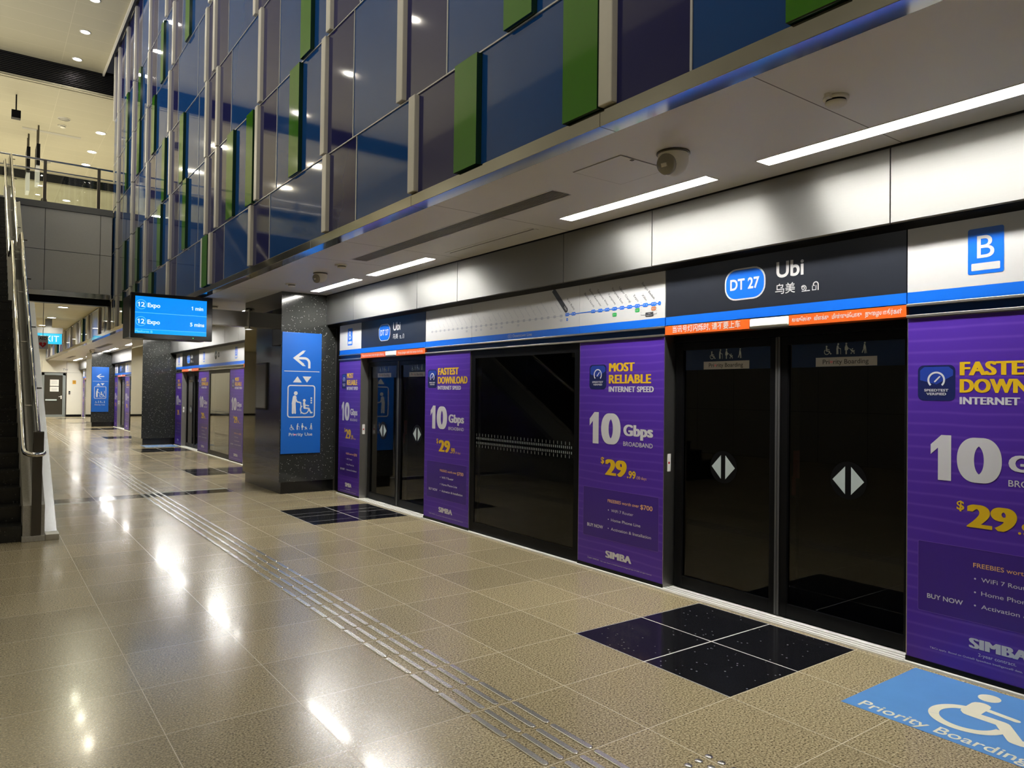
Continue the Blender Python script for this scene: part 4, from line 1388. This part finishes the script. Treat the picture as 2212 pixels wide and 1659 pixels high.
part('wall_plate', B(1.774, 1.7848, 0.06, 0.299, 2.58, 2.90), 'steel_brushed', r)

# ------------------------------------------------------------------ lamps under the soffit
def strip_lamp(y0, y1, label, group='strip lamps under the soffit'):
    r = tag(empty('strip_lamp', ((LX0 + LX1) / 2, (y0 + y1) / 2, SOF)), label, 'lamp', group)
    hx, hy = (LX1 - LX0) / 2, (y1 - y0) / 2
    bm = bmesh.new()
    for q in ((-hx - 0.004, -hx + 0.001, -hy, hy), (hx - 0.001, hx + 0.004, -hy, hy), (-hx, hx, -hy - 0.004, -hy + 0.001), (-hx, hx, hy - 0.001, hy + 0.004)):
        box(bm, *q, 0.0005, 0.075)
    box(bm, -hx, hx, -hy, hy, 0.068, 0.075)
    part('trough', bm, 'white', r)
    part('diffuser', B(-hx + 0.006, hx - 0.006, -hy + 0.006, hy - 0.006, 0.040, 0.052), 'strip', r)
    bm = bmesh.new()
    w = 0.008
    for q in ((-hx - w, -hx, -hy - w, hy + w), (hx, hx + w, -hy - w, hy + w), (-hx, hx, -hy - w, -hy), (-hx, hx, hy, hy + w)):
        box(bm, *q, -0.003, 0.0004)
    part('rim', bm, 'white', r)
    return r
lamp_labels = {(0, 0): 'long lit strip lamp running off the right edge, above the nearest door', (0, 1): 'lit strip lamp between the round camera and the steel fascia',
               (1, 0): 'lit strip lamp beyond the smoke detector, second from the first pillar', (1, 1): 'lit strip lamp ending against the first granite pillar'}
for i, (a, b) in enumerate(lamp_spans):
    k, j = bays[i // 2], i % 2
    if b > YEND or a < YS:
        continue
    lab = lamp_labels.get((k, j))
    if not lab:
        lab = 'lit strip lamp behind the viewpoint' if k < 0 else ('lit strip lamp in the bay between the first and second pillars' if k < 4 else 'lit strip lamp in the bays beyond the second pillar')
    strip_lamp(a, b, lab)

# ceiling fittings on the soffit
def dome_camera(x, y, label, face, s=1.0):
    r = tag(empty('dome_camera', (x, y, SOF)), label, 'camera', 'dome cameras on the soffit')
    bm = bmesh.new()
    lathe(bm, [(0.0, -0.001), (0.088 * s, -0.001), (0.090 * s, -0.010), (0.086 * s, -0.014), (0, -0.014)], 32)
    part('base_ring', bm, 'dark_steel', r, True)
    bm = bmesh.new()
    prof = [(0.082 * s, -0.012), (0.082 * s, -0.045 * s)]
    for i in range(1, 9):
        a = math.pi / 2 * i / 8
        prof.append((0.082 * s * math.cos(a), -0.045 * s - 0.082 * s * math.sin(a)))
    prof[-1] = (0, prof[-1][1])
    lathe(bm, prof, 32)
    part('dome', bm, 'cream_plastic', r, True)
    # flat round window cut into the dome
    d = Vector((math.cos(face), math.sin(face), -0.35)).normalized()
    c = Vector((0, 0, -0.055 * s)) + d * 0.060 * s
    bm = bmesh.new()
    lathe(bm, [(0, 0.028 * s), (0.050 * s, 0.024 * s), (0.056 * s, 0.012 * s), (0.056 * s, 0.0), (0, 0.0)], 28)
    q = d.to_track_quat('Z', 'Y')
    for v in bm.verts:
        v.co = c + q @ v.co
    part('lens_window', bm, 'lens_grey', r, True)
    bm = bmesh.new()
    box(bm, -0.016 * s, 0.016 * s, -0.010 * s, 0.010 * s, 0.026 * s, 0.034 * s)
    for v in bm.verts:
        v.co = c + q @ v.co
    part('lens', bm, 'cream_plastic', r)
    return r
dome_camera(3.395, 2.99, 'large cream dome camera on the soffit beside the square hatch', math.radians(188), 1.14)
dome_camera(3.42, 8.776, 'small cream dome camera on the soffit near the first pillar', math.radians(200))
dome_camera(3.40, 8.776 + 2 * BAY, 'distant dome camera on the soffit between the pillars', math.radians(200))
dome_camera(3.40, 8.776 + 4 * BAY, 'farthest dome camera on the soffit beyond the second pillar', math.radians(200))

def smoke_detector(x, y, z, label, s=1.0):
    r = tag(empty('smoke_detector', (x, y, z)), label, 'smoke detector', 'smoke detectors')
    bm = bmesh.new()
    lathe(bm, [(0, -0.0005), (0.060 * s, -0.0005), (0.060 * s, -0.012 * s), (0.052 * s, -0.016 * s), (0, -0.016 * s)], 28)
    part('base', bm, 'cream_plastic', r, True)
    bm = bmesh.new()
    lathe(bm, [(0, -0.014 * s), (0.047 * s, -0.014 * s), (0.047 * s, -0.030 * s), (0, -0.030 * s)], 28)
    part('vent_slots', bm, 'black', r, True)
    bm = bmesh.new()
    lathe(bm, [(0, -0.026 * s), (0.051 * s, -0.026 * s), (0.050 * s, -0.036 * s), (0.036 * s, -0.046 * s), (0, -0.047 * s)], 28)
    part('cap', bm, 'cream_plastic', r, True)
    part('test_tab', B(-0.085 * s, -0.055 * s, -0.012 * s, 0.012 * s, -0.022 * s, -0.001), 'cream_plastic', r)
    return r
smoke_detector(3.391, 1.94, SOF, 'nearest cream smoke detector on the soffit, above the bright strip lamp')
smoke_detector(3.388, 8.03, SOF, 'small smoke detector at the far end of the long air grille')
smoke_detector(3.452, 9.91, SOF, 'small smoke detector just before the first pillar')
smoke_detector(3.30, 13.4, SOF, 'small smoke detector on the soffit just past the first pillar')

r = tag(empty('ceiling_hatch', (3.394, 3.44, SOF)), 'square white access hatch flush in the soffit beside the large dome camera', 'hatch')
bm = bmesh.new()
for q in ((-0.226, -0.220, -0.226, 0.226), (0.220, 0.226, -0.226, 0.226), (-0.226, 0.226, -0.226, -0.220), (-0.226, 0.226, 0.220, 0.226)):
    box(bm, *q, -0.0012, -0.0004)
part('gap_line', bm, 'soffit_gap', r)
part('hatch_door', B(-0.218, 0.218, -0.218, 0.218, -0.004, -0.0006, bevel=0.001), 'soffit', r)
part('latch', B(-0.115, -0.095, -0.215, -0.195, -0.008, -0.004), 'vent', r)

for i, (a, b) in enumerate(vents):
    if a < YS or b > YEND: continue
    r = tag(empty('air_grille', ((VX0 + VX1) / 2, (a + b) / 2, SOF)), {0: 'long slatted air grille in the soffit left of the lamps'}.get(i, 'air grille in the soffit beyond the first pillar' if i == 1 else 'air grille in the far soffit beyond the second pillar'), 'vent', 'slatted air grilles')
    hx, hy = (VX1 - VX0) / 2, (b - a) / 2
    part('duct', B(-hx, hx, -hy, hy, 0.045, 0.055), 'vent', r)
    for s in range(9):
        x = -hx + 2 * hx * (s + 0.5) / 9
        bm = bmesh.new()
        prism(bm, [(x - 0.006, 0.0), (x + 0.002, 0.0), (x + 0.008, 0.03), (x, 0.03)], 'y', -hy, hy)
        part('slat', bm, 'vent_slat', r)
    bm = bmesh.new()
    for q in ((-hx - 0.012, -hx, -hy - 0.012, hy + 0.012), (hx, hx + 0.012, -hy - 0.012, hy + 0.012), (-hx, hx, -hy - 0.012, -hy), (-hx, hx, hy, hy + 0.012)):
        box(bm, *q, -0.003, -0.0003)
    part('rim', bm, 'soffit', r)
    y0 = a + 1.04
    r = tag(empty('slot_diffuser', (3.99, y0 + 0.75, SOF)), {0: 'thin slot air diffuser in the soffit between the two pairs of strip lamps'}.get(i, 'thin slot air diffuser in the soffit beyond the pillars'), 'vent', 'slot air diffusers')
    part('slot', B(-0.012, 0.012, -0.72, 0.72, -0.0012, -0.0003), 'vent', r)
    part('flange', B(-0.048, -0.012, -0.74, 0.74, -0.004, -0.0004), 'soffit', r)
    part('flange', B(0.012, 0.048, -0.74, 0.74, -0.004, -0.0004), 'soffit', r)

# ------------------------------------------------------------------ downlights
def downlight(x, y, z, watts, label, group, rad=0.10, col=(1.0, 0.94, 0.80), spread=160):
    r = tag(empty('downlight', (x, y, z)), label, 'lamp', group)
    bm = bmesh.new()
    lathe(bm, [(rad, -0.0005), (rad * 1.25, -0.0005), (rad * 1.25, -0.010), (rad, -0.014), (rad, -0.0005)], 24)
    part('rim', bm, 'white', r, True)
    bm = bmesh.new()
    lathe(bm, [(0, -0.002), (rad * 0.98, -0.002), (rad * 0.98, -0.006), (0, -0.006)], 24)
    part('lens', bm, 'lamp', r)
    l = bpy.data.lights.new('bulb', 'AREA')
    l.shape = 'DISK'
    l.size = rad * 1.9
    l.energy = watts
    l.color = col
    l.spread = math.radians(spread)
    o = bpy.data.objects.new('bulb', l)
    COL.objects.link(o)
    o.parent = r
    o.location = (0, 0, -0.012)
    return r
seen_high = {22.6: 'lit downlight in the high ceiling, nearest the black louvre', 20.75: 'lit downlight in the high ceiling, middle of the three', 18.9: 'lit downlight in the high ceiling, at the top edge of the photo'}
n = 0
y = 22.6
while y > YS + 1:
    lab = seen_high.get(round(y, 2), 'downlight in the high ceiling above and behind the viewpoint')
    downlight(1.93, y, 10.40, HALL_W, lab, 'high ceiling downlights')
    if n % 2 == 0:
        downlight(-2.6, y, 10.40, HALL_W * 1.4, 'downlight in the high ceiling left of the view', 'high ceiling downlights')
    n += 1
    y -= 1.85
conc = [(2.96, 26.6, 9.77, 'downlight in the concourse ceiling close to the glass wall, nearest of three'), (2.96, 28.9, 9.77, 'downlight in the concourse ceiling, middle of three beside the glass wall'),
        (2.96, 30.7, 9.77, 'downlight in the concourse ceiling, just before the far louvre'), (2.74, 35.4, 9.39, 'downlight in the lowest concourse ceiling, nearer of two over the railing'), (2.77, 37.3, 9.39, 'downlight in the lowest concourse ceiling, farther of two over the railing')]
for x, y, z, lab in conc:
    downlight(x, y, z, CONC_W, lab, 'concourse downlights', 0.13, (1.0, 0.93, 0.72), 160)
for x in (-0.8, -4.2):
    for y in (25.5, 29.0, 36.0, 40.5):
        downlight(x, y, 9.77 if y < 32 else 9.39, CONC_W, 'concourse downlight hidden behind the bridge and stairs', 'concourse downlights', 0.13, (1.0, 0.93, 0.72), 160)
low = [(1.92, 25.2, 3.95, 'oval-looking lit downlight in the slatted ceiling under the bridge, nearer'), (1.86, 33.0, 3.95, 'lit downlight in the slatted ceiling under the bridge, farther')]
for x, y, z, lab in low:
    downlight(x, y, z, LOW_W, lab, 'downlights under the bridge', 0.13, (1.0, 0.95, 0.80), 150)
for x, y in ((-1.2, 25.2), (-1.2, 29.0), (-1.2, 33.0), (1.9, 29.2), (1.9, 37.0), (1.9, 41.0), (-1.2, 37.0), (1.9, 44.4), (-0.6, 44.4), (-3.2, 44.4), (-3.6, 40.0), (0.6, 42.0)):
    downlight(x, y, 3.95, LOW_W, 'downlight under the bridge hidden by the staircase', 'downlights under the bridge', 0.13, (1.0, 0.95, 0.80), 150)

# unseen fill lamps added at the left wall to brighten ceiling, glass and bridge
for y in (-5.0, 0.5, 6.0, 11.5, 17.0, 20.5):
    r = tag(empty('added_fill_lamp', (XW + 0.005, y, 5.4)), 'added fill lamp at the left wall of the hall, out of the view', 'lamp', 'added fill lamps at the left wall')
    part('housing', B(0.60, 0.85, -0.9, 0.9, -0.10, 0.0, bevel=0.01), 'white', r)
    for yy in (-0.6, 0.6):
        part('bracket', B(0.0, 0.61, yy - 0.02, yy + 0.02, -0.08, -0.04), 'dark_steel', r)
    l = bpy.data.lights.new('tube', 'AREA')
    l.shape = 'RECTANGLE'
    l.size, l.size_y = 0.16, 1.7
    l.energy = FILL_W
    l.color = (1.0, 0.97, 0.89)
    o = bpy.data.objects.new('tube', l)
    COL.objects.link(o)
    o.parent = r
    o.location = (0.725, 0, 0.012)
    o.rotation_euler = (math.pi, math.radians(36), math.radians(30 if y > 10 else 0))

# ceiling speakers, detector and slot on the concourse ceiling
for x, y, z, rr, lab in ((1.90, 25.9, 9.77, 0.16, 'round speaker grille in the concourse ceiling under the black louvre'), (1.75, 31.2, 9.77, 0.16, 'faint round speaker grille farther back in the concourse ceiling')):
    r = tag(empty('ceiling_speaker', (x, y, z)), lab, 'speaker', 'ceiling speakers')
    bm = bmesh.new()
    lathe(bm, [(0, -0.0005), (rr, -0.0005), (rr, -0.01), (0, -0.014)], 24)
    part('grille', bm, 'vent_slat', r, True)
    bm = bmesh.new()
    lathe(bm, [(rr, -0.0005), (rr * 1.1, -0.0005), (rr * 1.1, -0.012), (rr, -0.016)], 24)
    part('rim', bm, 'cream_plastic', r, True)
smoke_detector(1.92, 26.6, 9.77, 'smoke detector in the concourse ceiling beside the round speaker', 1.6)
r = tag(empty('ceiling_slot', (1.75, 27.6, 9.77)), 'long grey slot vent in the concourse ceiling below the speaker', 'vent')
part('slot', B(-0.85, 0.75, -0.10, 0.10, -0.006, -0.0005), 'vent_slat', r)
# suspended box
r = tag(empty('hanging_sensor', (0.655, 24.6, 9.77)), 'small black box hanging on a rod below the black louvre', 'sensor')
bm = bmesh.new(); tube(bm, [(0, 0, 0), (0, 0, -0.46)], 0.018)
part('rod', bm, 'black', r)
part('box', B(-0.11, 0.11, -0.11, 0.11, -0.68, -0.46, bevel=0.01), 'black', r)

# hanging signs seen nearly edge on
def hanging_sign(x, y, z0, z1, z2, zr, label, w=0.9):
    r = tag(empty('hanging_sign', (x, y, 0)), label, 'sign', 'hanging concourse signs')
    part('board', B(-0.05, 0.05, 0, w, z1, z2, bevel=0.008), 'black', r)
    part('lower_board', B(-0.05, 0.05, 0.06, w - 0.06, z0, z1 - 0.004, bevel=0.006), 'sign_white', r)
    for yy in (0.15, w - 0.15):
        bm = bmesh.new(); tube(bm, [(0, yy, z2 - 0.01), (0, yy, zr)], 0.025)
        part('rod', bm, 'dark_steel', r)
hanging_sign(1.31, 26.9, 7.95, 8.50, 9.16, 9.77, 'dark hanging sign with a pale lower board above the railing, seen nearly edge on', 0.8)
hanging_sign(1.10, 28.0, 7.90, 8.50, 9.32, 9.77, 'second dark hanging sign just left of the nearer one, seen edge on', 0.8)
r = tag(empty('stem_camera', (1.87, 34.0, 9.39)), 'small dark ball camera on a short stem, seen through the railing glass', 'camera')
bm = bmesh.new(); tube(bm, [(0, 0, 0), (0, 0, -0.36)], 0.03)
part('stem', bm, 'dark_steel', r)
bm = bmesh.new()
lathe(bm, [(0, -0.33)] + [(0.11 * math.sin(math.pi * i / 10), -0.44 + 0.11 * math.cos(math.pi * i / 10)) for i in range(1, 10)] + [(0, -0.55)], 20)
part('ball', bm, 'black_gloss', r, True)

# ------------------------------------------------------------------ railing on the bridge
r = tag(empty('glass_railing', (0, YB, 6.26)), 'steel and glass railing along the top of the grey bridge', 'railing')
for x in (-4.6, -3.4, -2.2, -1.0, 0.1, 1.215, 2.41):
    part('post', B(x - 0.035, x + 0.035, 0.05, 0.12, 0.0, 1.07, bevel=0.004), 'dark_steel', r)
for z, rr in ((1.07, 0.025), (0.81, 0.018)):
    bm = bmesh.new(); tube(bm, [(-4.7, 0.085, z), (2.735, 0.085, z)], rr)
    part('rail', bm, 'steel_brushed', r, True)
xs = [-4.6, -3.4, -2.2, -1.0, 0.1, 1.215, 2.41, 2.735]
for a, b in zip(xs, xs[1:]):
    part('glass', B(a + 0.05, b - 0.05 if b < 2.7 else b, 0.078, 0.092, 0.02, 0.74), 'clear_glass', r)

# ------------------------------------------------------------------ staircase at the left edge
SX0, SX1 = -2.4, 0.36
ST = empty('staircase', (0, 0, 0))
tag(ST, 'black granite staircase rising from the platform at the left edge, with a steel balustrade', 'staircase')
RI, TR = 0.16, 0.28
def slope(y):          # height of the stair line
    if y < 13.79: return max(0.0, (y - 8.75) * RI / TR)
    if y < 15.30: return 18 * RI
    return min(6.10, 18 * RI + (y - 15.30) * RI / TR)
steps = []
for i in range(18):
    steps.append((8.75 + i * TR, RI * (i + 1)))
for i in range(19):
    steps.append((15.30 + i * TR, 19 * RI + RI * i))
for i, (y, z) in enumerate(steps):
    last = i == 17
    y2 = 15.30 if last else y + TR
    if i == 36:
        y2 = YB - 0.04
    bm = bmesh.new()
    box(bm, SX0, SX1 - 0.001, y + 0.004, y2 + 0.02, z - RI - 0.10 if i else 0.0, z - 0.03)
    box(bm, SX0, SX1 - 0.001, y - 0.012, y2 - 0.013, z - 0.03, z, 0)
    for f in bm.faces[-6:]:
        if f.calc_center_median().z > z - 0.001:
            f.material_index = 1
    part('step', bm, ['step', 'step'], ST)
# curb beside the steps and its steel cladding
pts_top = [(8.72, 0.0), (8.72, 0.36)]
for y in (8.80, 13.79, 15.30, 20.6, YB - 0.05):
    pts_top.append((y, slope(y) + 0.36))
bm = bmesh.new()
prism(bm, pts_top + [(YB - 0.05, 0.0)], 'x', SX1, 0.545)
part('curb', bm, 'concrete', ST)
bm = bmesh.new()
pl = [(8.86, 0.055), (8.90, 0.075)] + [(y, slope(y) + 0.02) for y in (13.79, 15.30, 20.6, YB - 0.05)] + [(YB - 0.05, 0.0), (8.86, 0.0)]
prism(bm, pl, 'x', 0.5455, 0.662)
part('steel_stringer', bm, 'sheet_steel', ST)
part('base_block', B(0.352, 0.550, 8.690, 8.86, 0.0, 0.055, bevel=0.004), 'concrete', ST)
part('base_block', B(0.551, 0.672, 8.690, 8.90, 0.0, 0.060, bevel=0.004), 'steel_brushed', ST)
# newel plate, handrails and dark infill panel
part('newel_post', B(0.430, 0.514, 8.700, 8.718, 0.055, 0.985, bevel=0.002), 'dark_steel', ST)
part('newel_cap', B(0.434, 0.524, 8.690, 8.722, 0.890, 1.100, bevel=0.003), 'dark_steel', ST)
def rail_pts(x, h, y_start):
    P = [(x, y_start, slope(y_start) + h)]
    for y in (13.79, 15.30, 20.6, YB - 0.06):
        P.append((x, y, slope(y) + h))
    return P
bm = bmesh.new()
P = [(0.522, 8.70, 0.885), (0.505, 8.63, 0.880), (0.455, 8.59, 0.876), (0.400, 8.60, 0.880), (0.366, 8.65, 0.895), (0.357, 8.72, 0.925)] + rail_pts(0.356, 0.95, 8.80)
tube(bm, P, 0.024, 14)
part('handrail', bm, 'steel_mirror', ST, True)
bm = bmesh.new()
tube(bm, rail_pts(0.476, 1.10, 8.715), 0.019, 12)
part('top_rail', bm, 'steel_mirror', ST, True)
bm = bmesh.new()
a = [(8.74, slope(8.74) + 0.38)] + [(y, slope(y) + 0.38) for y in (13.79, 15.30, 20.6, YB - 0.06)]
b = [(8.74, slope(8.74) + 1.08)] + [(y, slope(y) + 1.08) for y in (13.79, 15.30, 20.6, YB - 0.06)]
prism(bm, a + list(reversed(b)), 'x', 0.440, 0.452)
part('infill_panel', bm, 'infill', ST)
y = 9.6
while y < 21.5:
    z = slope(y)
    part('bracket', B(0.455, 0.545, y - 0.006, y + 0.006, z + 1.045, z + 1.06), 'dark_steel', ST)
    part('baluster', B(0.453, 0.470, y - 0.02, y + 0.02, z + 0.34, z + 1.08), 'dark_steel', ST)
    bm = bmesh.new(); tube(bm, [(0.446, y, z + 0.86), (0.39, y, z + 0.86), (0.358, y, z + 0.935)], 0.008, 8)
    part('handrail_bracket', bm, 'steel_brushed', ST)
    y += 1.35
# framed notice on the stair wall, seen only in the polished pillar
r = tag(empty('framed_notice', (0.664, 20.6, 0)), 'tall framed notice on the stair side wall, mirrored in the first pillar', 'notice')
part('frame', B(0.0, 0.05, 0.0, 0.95, 1.0, 2.35, bevel=0.006), 'dark_steel', r)
part('sheet', B(0.05, 0.053, 0.05, 0.90, 1.05, 2.30), 'paper', r)

# ------------------------------------------------------------------ signs at the far end
r = tag(empty('exit_sign', (1.47, 30.0, 0)), 'glowing cyan EXIT sign hanging under the far slatted ceiling', 'sign')
part('sign_box', B(0.0, 0.80, 0.0, 0.12, 3.09, 3.46), 'exit', r)
part('top_rail', B(-0.02, 0.82, -0.02, 0.14, 3.455, 3.66), 'grey_metal', r)
part('hanger', B(0.30, 0.50, 0.02, 0.10, 3.66, 3.95), 'grey_metal', r)
F = Flat(-0.0012)
F.text('exit_text', 'EXIT', 0.155, 3.17, 0.205, 0.56, bold=0.0)
F.build(r)
r = tag(empty('defibrillator_sign', (1.160, 22.4, 0)), 'small white AED sign with a red heart in front of the EXIT sign', 'sign')
part('plate', B(0.0, 0.23, 0.0, 0.015, 2.556, 2.900), 'sign_white', r)
part('rod', B(0.11, 0.122, 0.003, 0.013, 2.900, 3.95), 'grey_metal', r)
F = Flat(-0.0012)
F.text('print_dark', 'AED', 0.115, 2.790, 0.078, 0.165, 'C', 0.02)
F.heart('red', 0.115, 2.670, 0.165)
F.poly('sign_white', [(0.129, 2.730), (0.093, 2.670), (0.115, 2.670), (0.100, 2.620), (0.140, 2.686), (0.116, 2.686)], 'bolt_symbol', -0.002)
F.build(r)
for z0, z1, lab in ((1.66, 2.00, 'upper white notice taped to the far grey door'), (1.36, 1.62, 'lower white notice taped to the far grey door')):
    r = tag(empty('paper_notice', (2.98, YEND - 0.034, 0)), lab, 'notice', 'notices on the far door')
    part('sheet', B(0.0, 0.40, 0.0, 0.003, z0, z1), 'paper', r)
    F = Flat(-0.0012)
    for i in range(3):
        F.rect('print_grey', 0.06, 0.34, z1 - 0.10 - 0.06 * i, z1 - 0.085 - 0.06 * i, 'printed_lines')
    F.build(r)
r = tag(empty('amber_notice', (4.02, YEND - 0.012, 0)), 'small amber notice on the cream wall right of the far door', 'notice')
part('plate', B(0.0, 0.16, 0.0, 0.011, 1.78, 1.98), 'amber_sign', r)
F = Flat(-0.0012); F.rect('print_dark', 0.03, 0.13, 1.86, 1.87, 'printed_lines'); F.rect('print_dark', 0.03, 0.13, 1.90, 1.91, 'printed_lines'); F.build(r)
r = tag(empty('card_reader', (3.84, YEND - 0.045, 0)), 'narrow black card reader beside the far door', 'card reader')
part('body', B(0.0, 0.08, 0.0, 0.044, 1.22, 1.40, bevel=0.008), 'black_gloss', r)
part('keypad', B(0.015, 0.065, -0.003, 0.0, 1.25, 1.33), 'grey_metal', r)
r = tag(empty('room_letters', (3.56, YEND - 0.006, 0)), 'small grey letters TW on the cream wall above the far door', 'lettering')
F = Flat(-0.0012); F.text('grey_metal', 'TW', 0.0, 2.50, 0.10, 0.24, bold=0.01); F.build(r)

# ------------------------------------------------------------------ tactile guide path
P = tag(empty('tactile_path', (0, 0, 0)), 'four rows of raised steel bars running along the platform floor', 'tactile paving')
def bar_mesh():
    bm = bmesh.new()
    hw, hl, hh, e = 0.0165, 0.139, 0.005, 0.006
    def ring(w, l, z):
        out = []
        for cx, a0 in ((l - w, -90), (-(l - w), 90)):
            for i in range(7):
                a = math.radians(a0 + 180 * i / 6)
                out.append(bm.verts.new((w * math.sin(a) if False else w * math.sin(math.radians(a0 + 180 * i / 6)), cx + w * math.cos(math.radians(a0 + 180 * i / 6)), z)))
        return out
    r0, r1, r2_ = ring(hw, hl, 0.0), ring(hw, hl, hh - 0.002), ring(hw - e * 0.6, hl - e * 0.6, hh)
    n = len(r0)
    for A, C in ((r0, r1), (r1, r2_)):
        for i in range(n):
            bm.faces.new((A[i], A[(i + 1) % n], C[(i + 1) % n], C[i]))
    bm.faces.new(r2_)
    return bm
rowsx = [1.923, 2.006, 2.089, 2.172]
ys_b = []
y = 2.780 - 0.2985 * 2 - 0.0
yy = 2.4810
pos = []
n0 = -2
for i in range(-2, 135):
    yc = 2.780 + 0.2985 * i
    if 18.45 < yc < 19.5 or yc > 43.5:
        continue
    for x in rowsx:
        pos.append((yc, x))
pos.sort()
first = None
rest = bmesh.new()
for i, (yc, x) in enumerate(pos):
    if first is None:
        first = part('bar', bar_mesh(), 'tactile', P)
        first.location = (x, yc, 0.0002)
    elif i < 96:
        c = first.copy()
        COL.objects.link(c)
        c.parent = P
        c.location = (x, yc, 0.0002)
    else:
        b2 = bar_mesh()
        me = bpy.data.meshes.new('tmp')
        b2.to_mesh(me)
        b2.free()
        me.transform(Matrix.Translation((x, yc, 0.0002)))
        rest.from_mesh(me)
        bpy.data.meshes.remove(me)
o = part('bar', rest, 'tactile', P)
o['kind'] = 'stuff'

def stud_block(label, pts):
    r = tag(empty('tactile_studs', (pts[0][0], pts[0][1], 0)), label, 'tactile paving', 'tactile stud blocks')
    f = None
    for x, y in pts:
        if f is None:
            bm = bmesh.new()
            lathe(bm, [(0.0175, 0.0002), (0.0165, 0.003), (0.011, 0.005), (0, 0.005)], 14)
            f = part('stud', bm, 'tactile', r, True)
            c = f
        else:
            c = f.copy()
            COL.objects.link(c)
            c.parent = r
        c.location = (x - pts[0][0], y - pts[0][1], 0)
stud_block('block of round steel studs where the tactile path branches in mid platform', [(1.925 + 0.062 * i, 18.50 + 0.105 * j) for i in range(9) for j in range(10)])
stud_block('pair of steel studs at the bottom edge, right of the tactile bars', [(2.405 + 0.066 * i, 2.005 - 0.066 * j) for i in range(3) for j in range(4)])

# ------------------------------------------------------------------ blue floor decals
def floor_decal(y_left, label):
    r = empty('floor_decal', (3.550, y_left, 0.0), 'floor')
    tag(r, label, 'floor marking', 'blue priority boarding floor decals')
    part('film', B(0.0, 0.86, -0.0012, -0.0002, 0.0, 0.795), 'decal_blue', r)
    F = Flat(-0.0018)
    F.text('decal_cream', 'Priority Boarding', 0.068, 0.034, 0.078, 0.735, bold=0.010)
    m = 'decal_cream'
    F.disc(m, 0.425, 0.668, 0.056, sx=0.9)
    F.line(m, [(0.437, 0.535), (0.437, 0.410)], 0.085)
    F.line(m, [(0.470, 0.500), (0.610, 0.480)], 0.036)
    F.line(m, [(0.440, 0.390), (0.585, 0.385), (0.690, 0.235), (0.720, 0.235)], 0.064)
    F.arc(m, 0.465, 0.315, 0.145, 0.046, 115, 355, n=36)
    F.build(r)
    return r
floor_decal(1.985, 'bright blue PRIORITY BOARDING decal with a wheelchair symbol at the bottom right corner')
fd = floor_decal(22.05, 'faint blue floor decal in front of the second granite pillar')
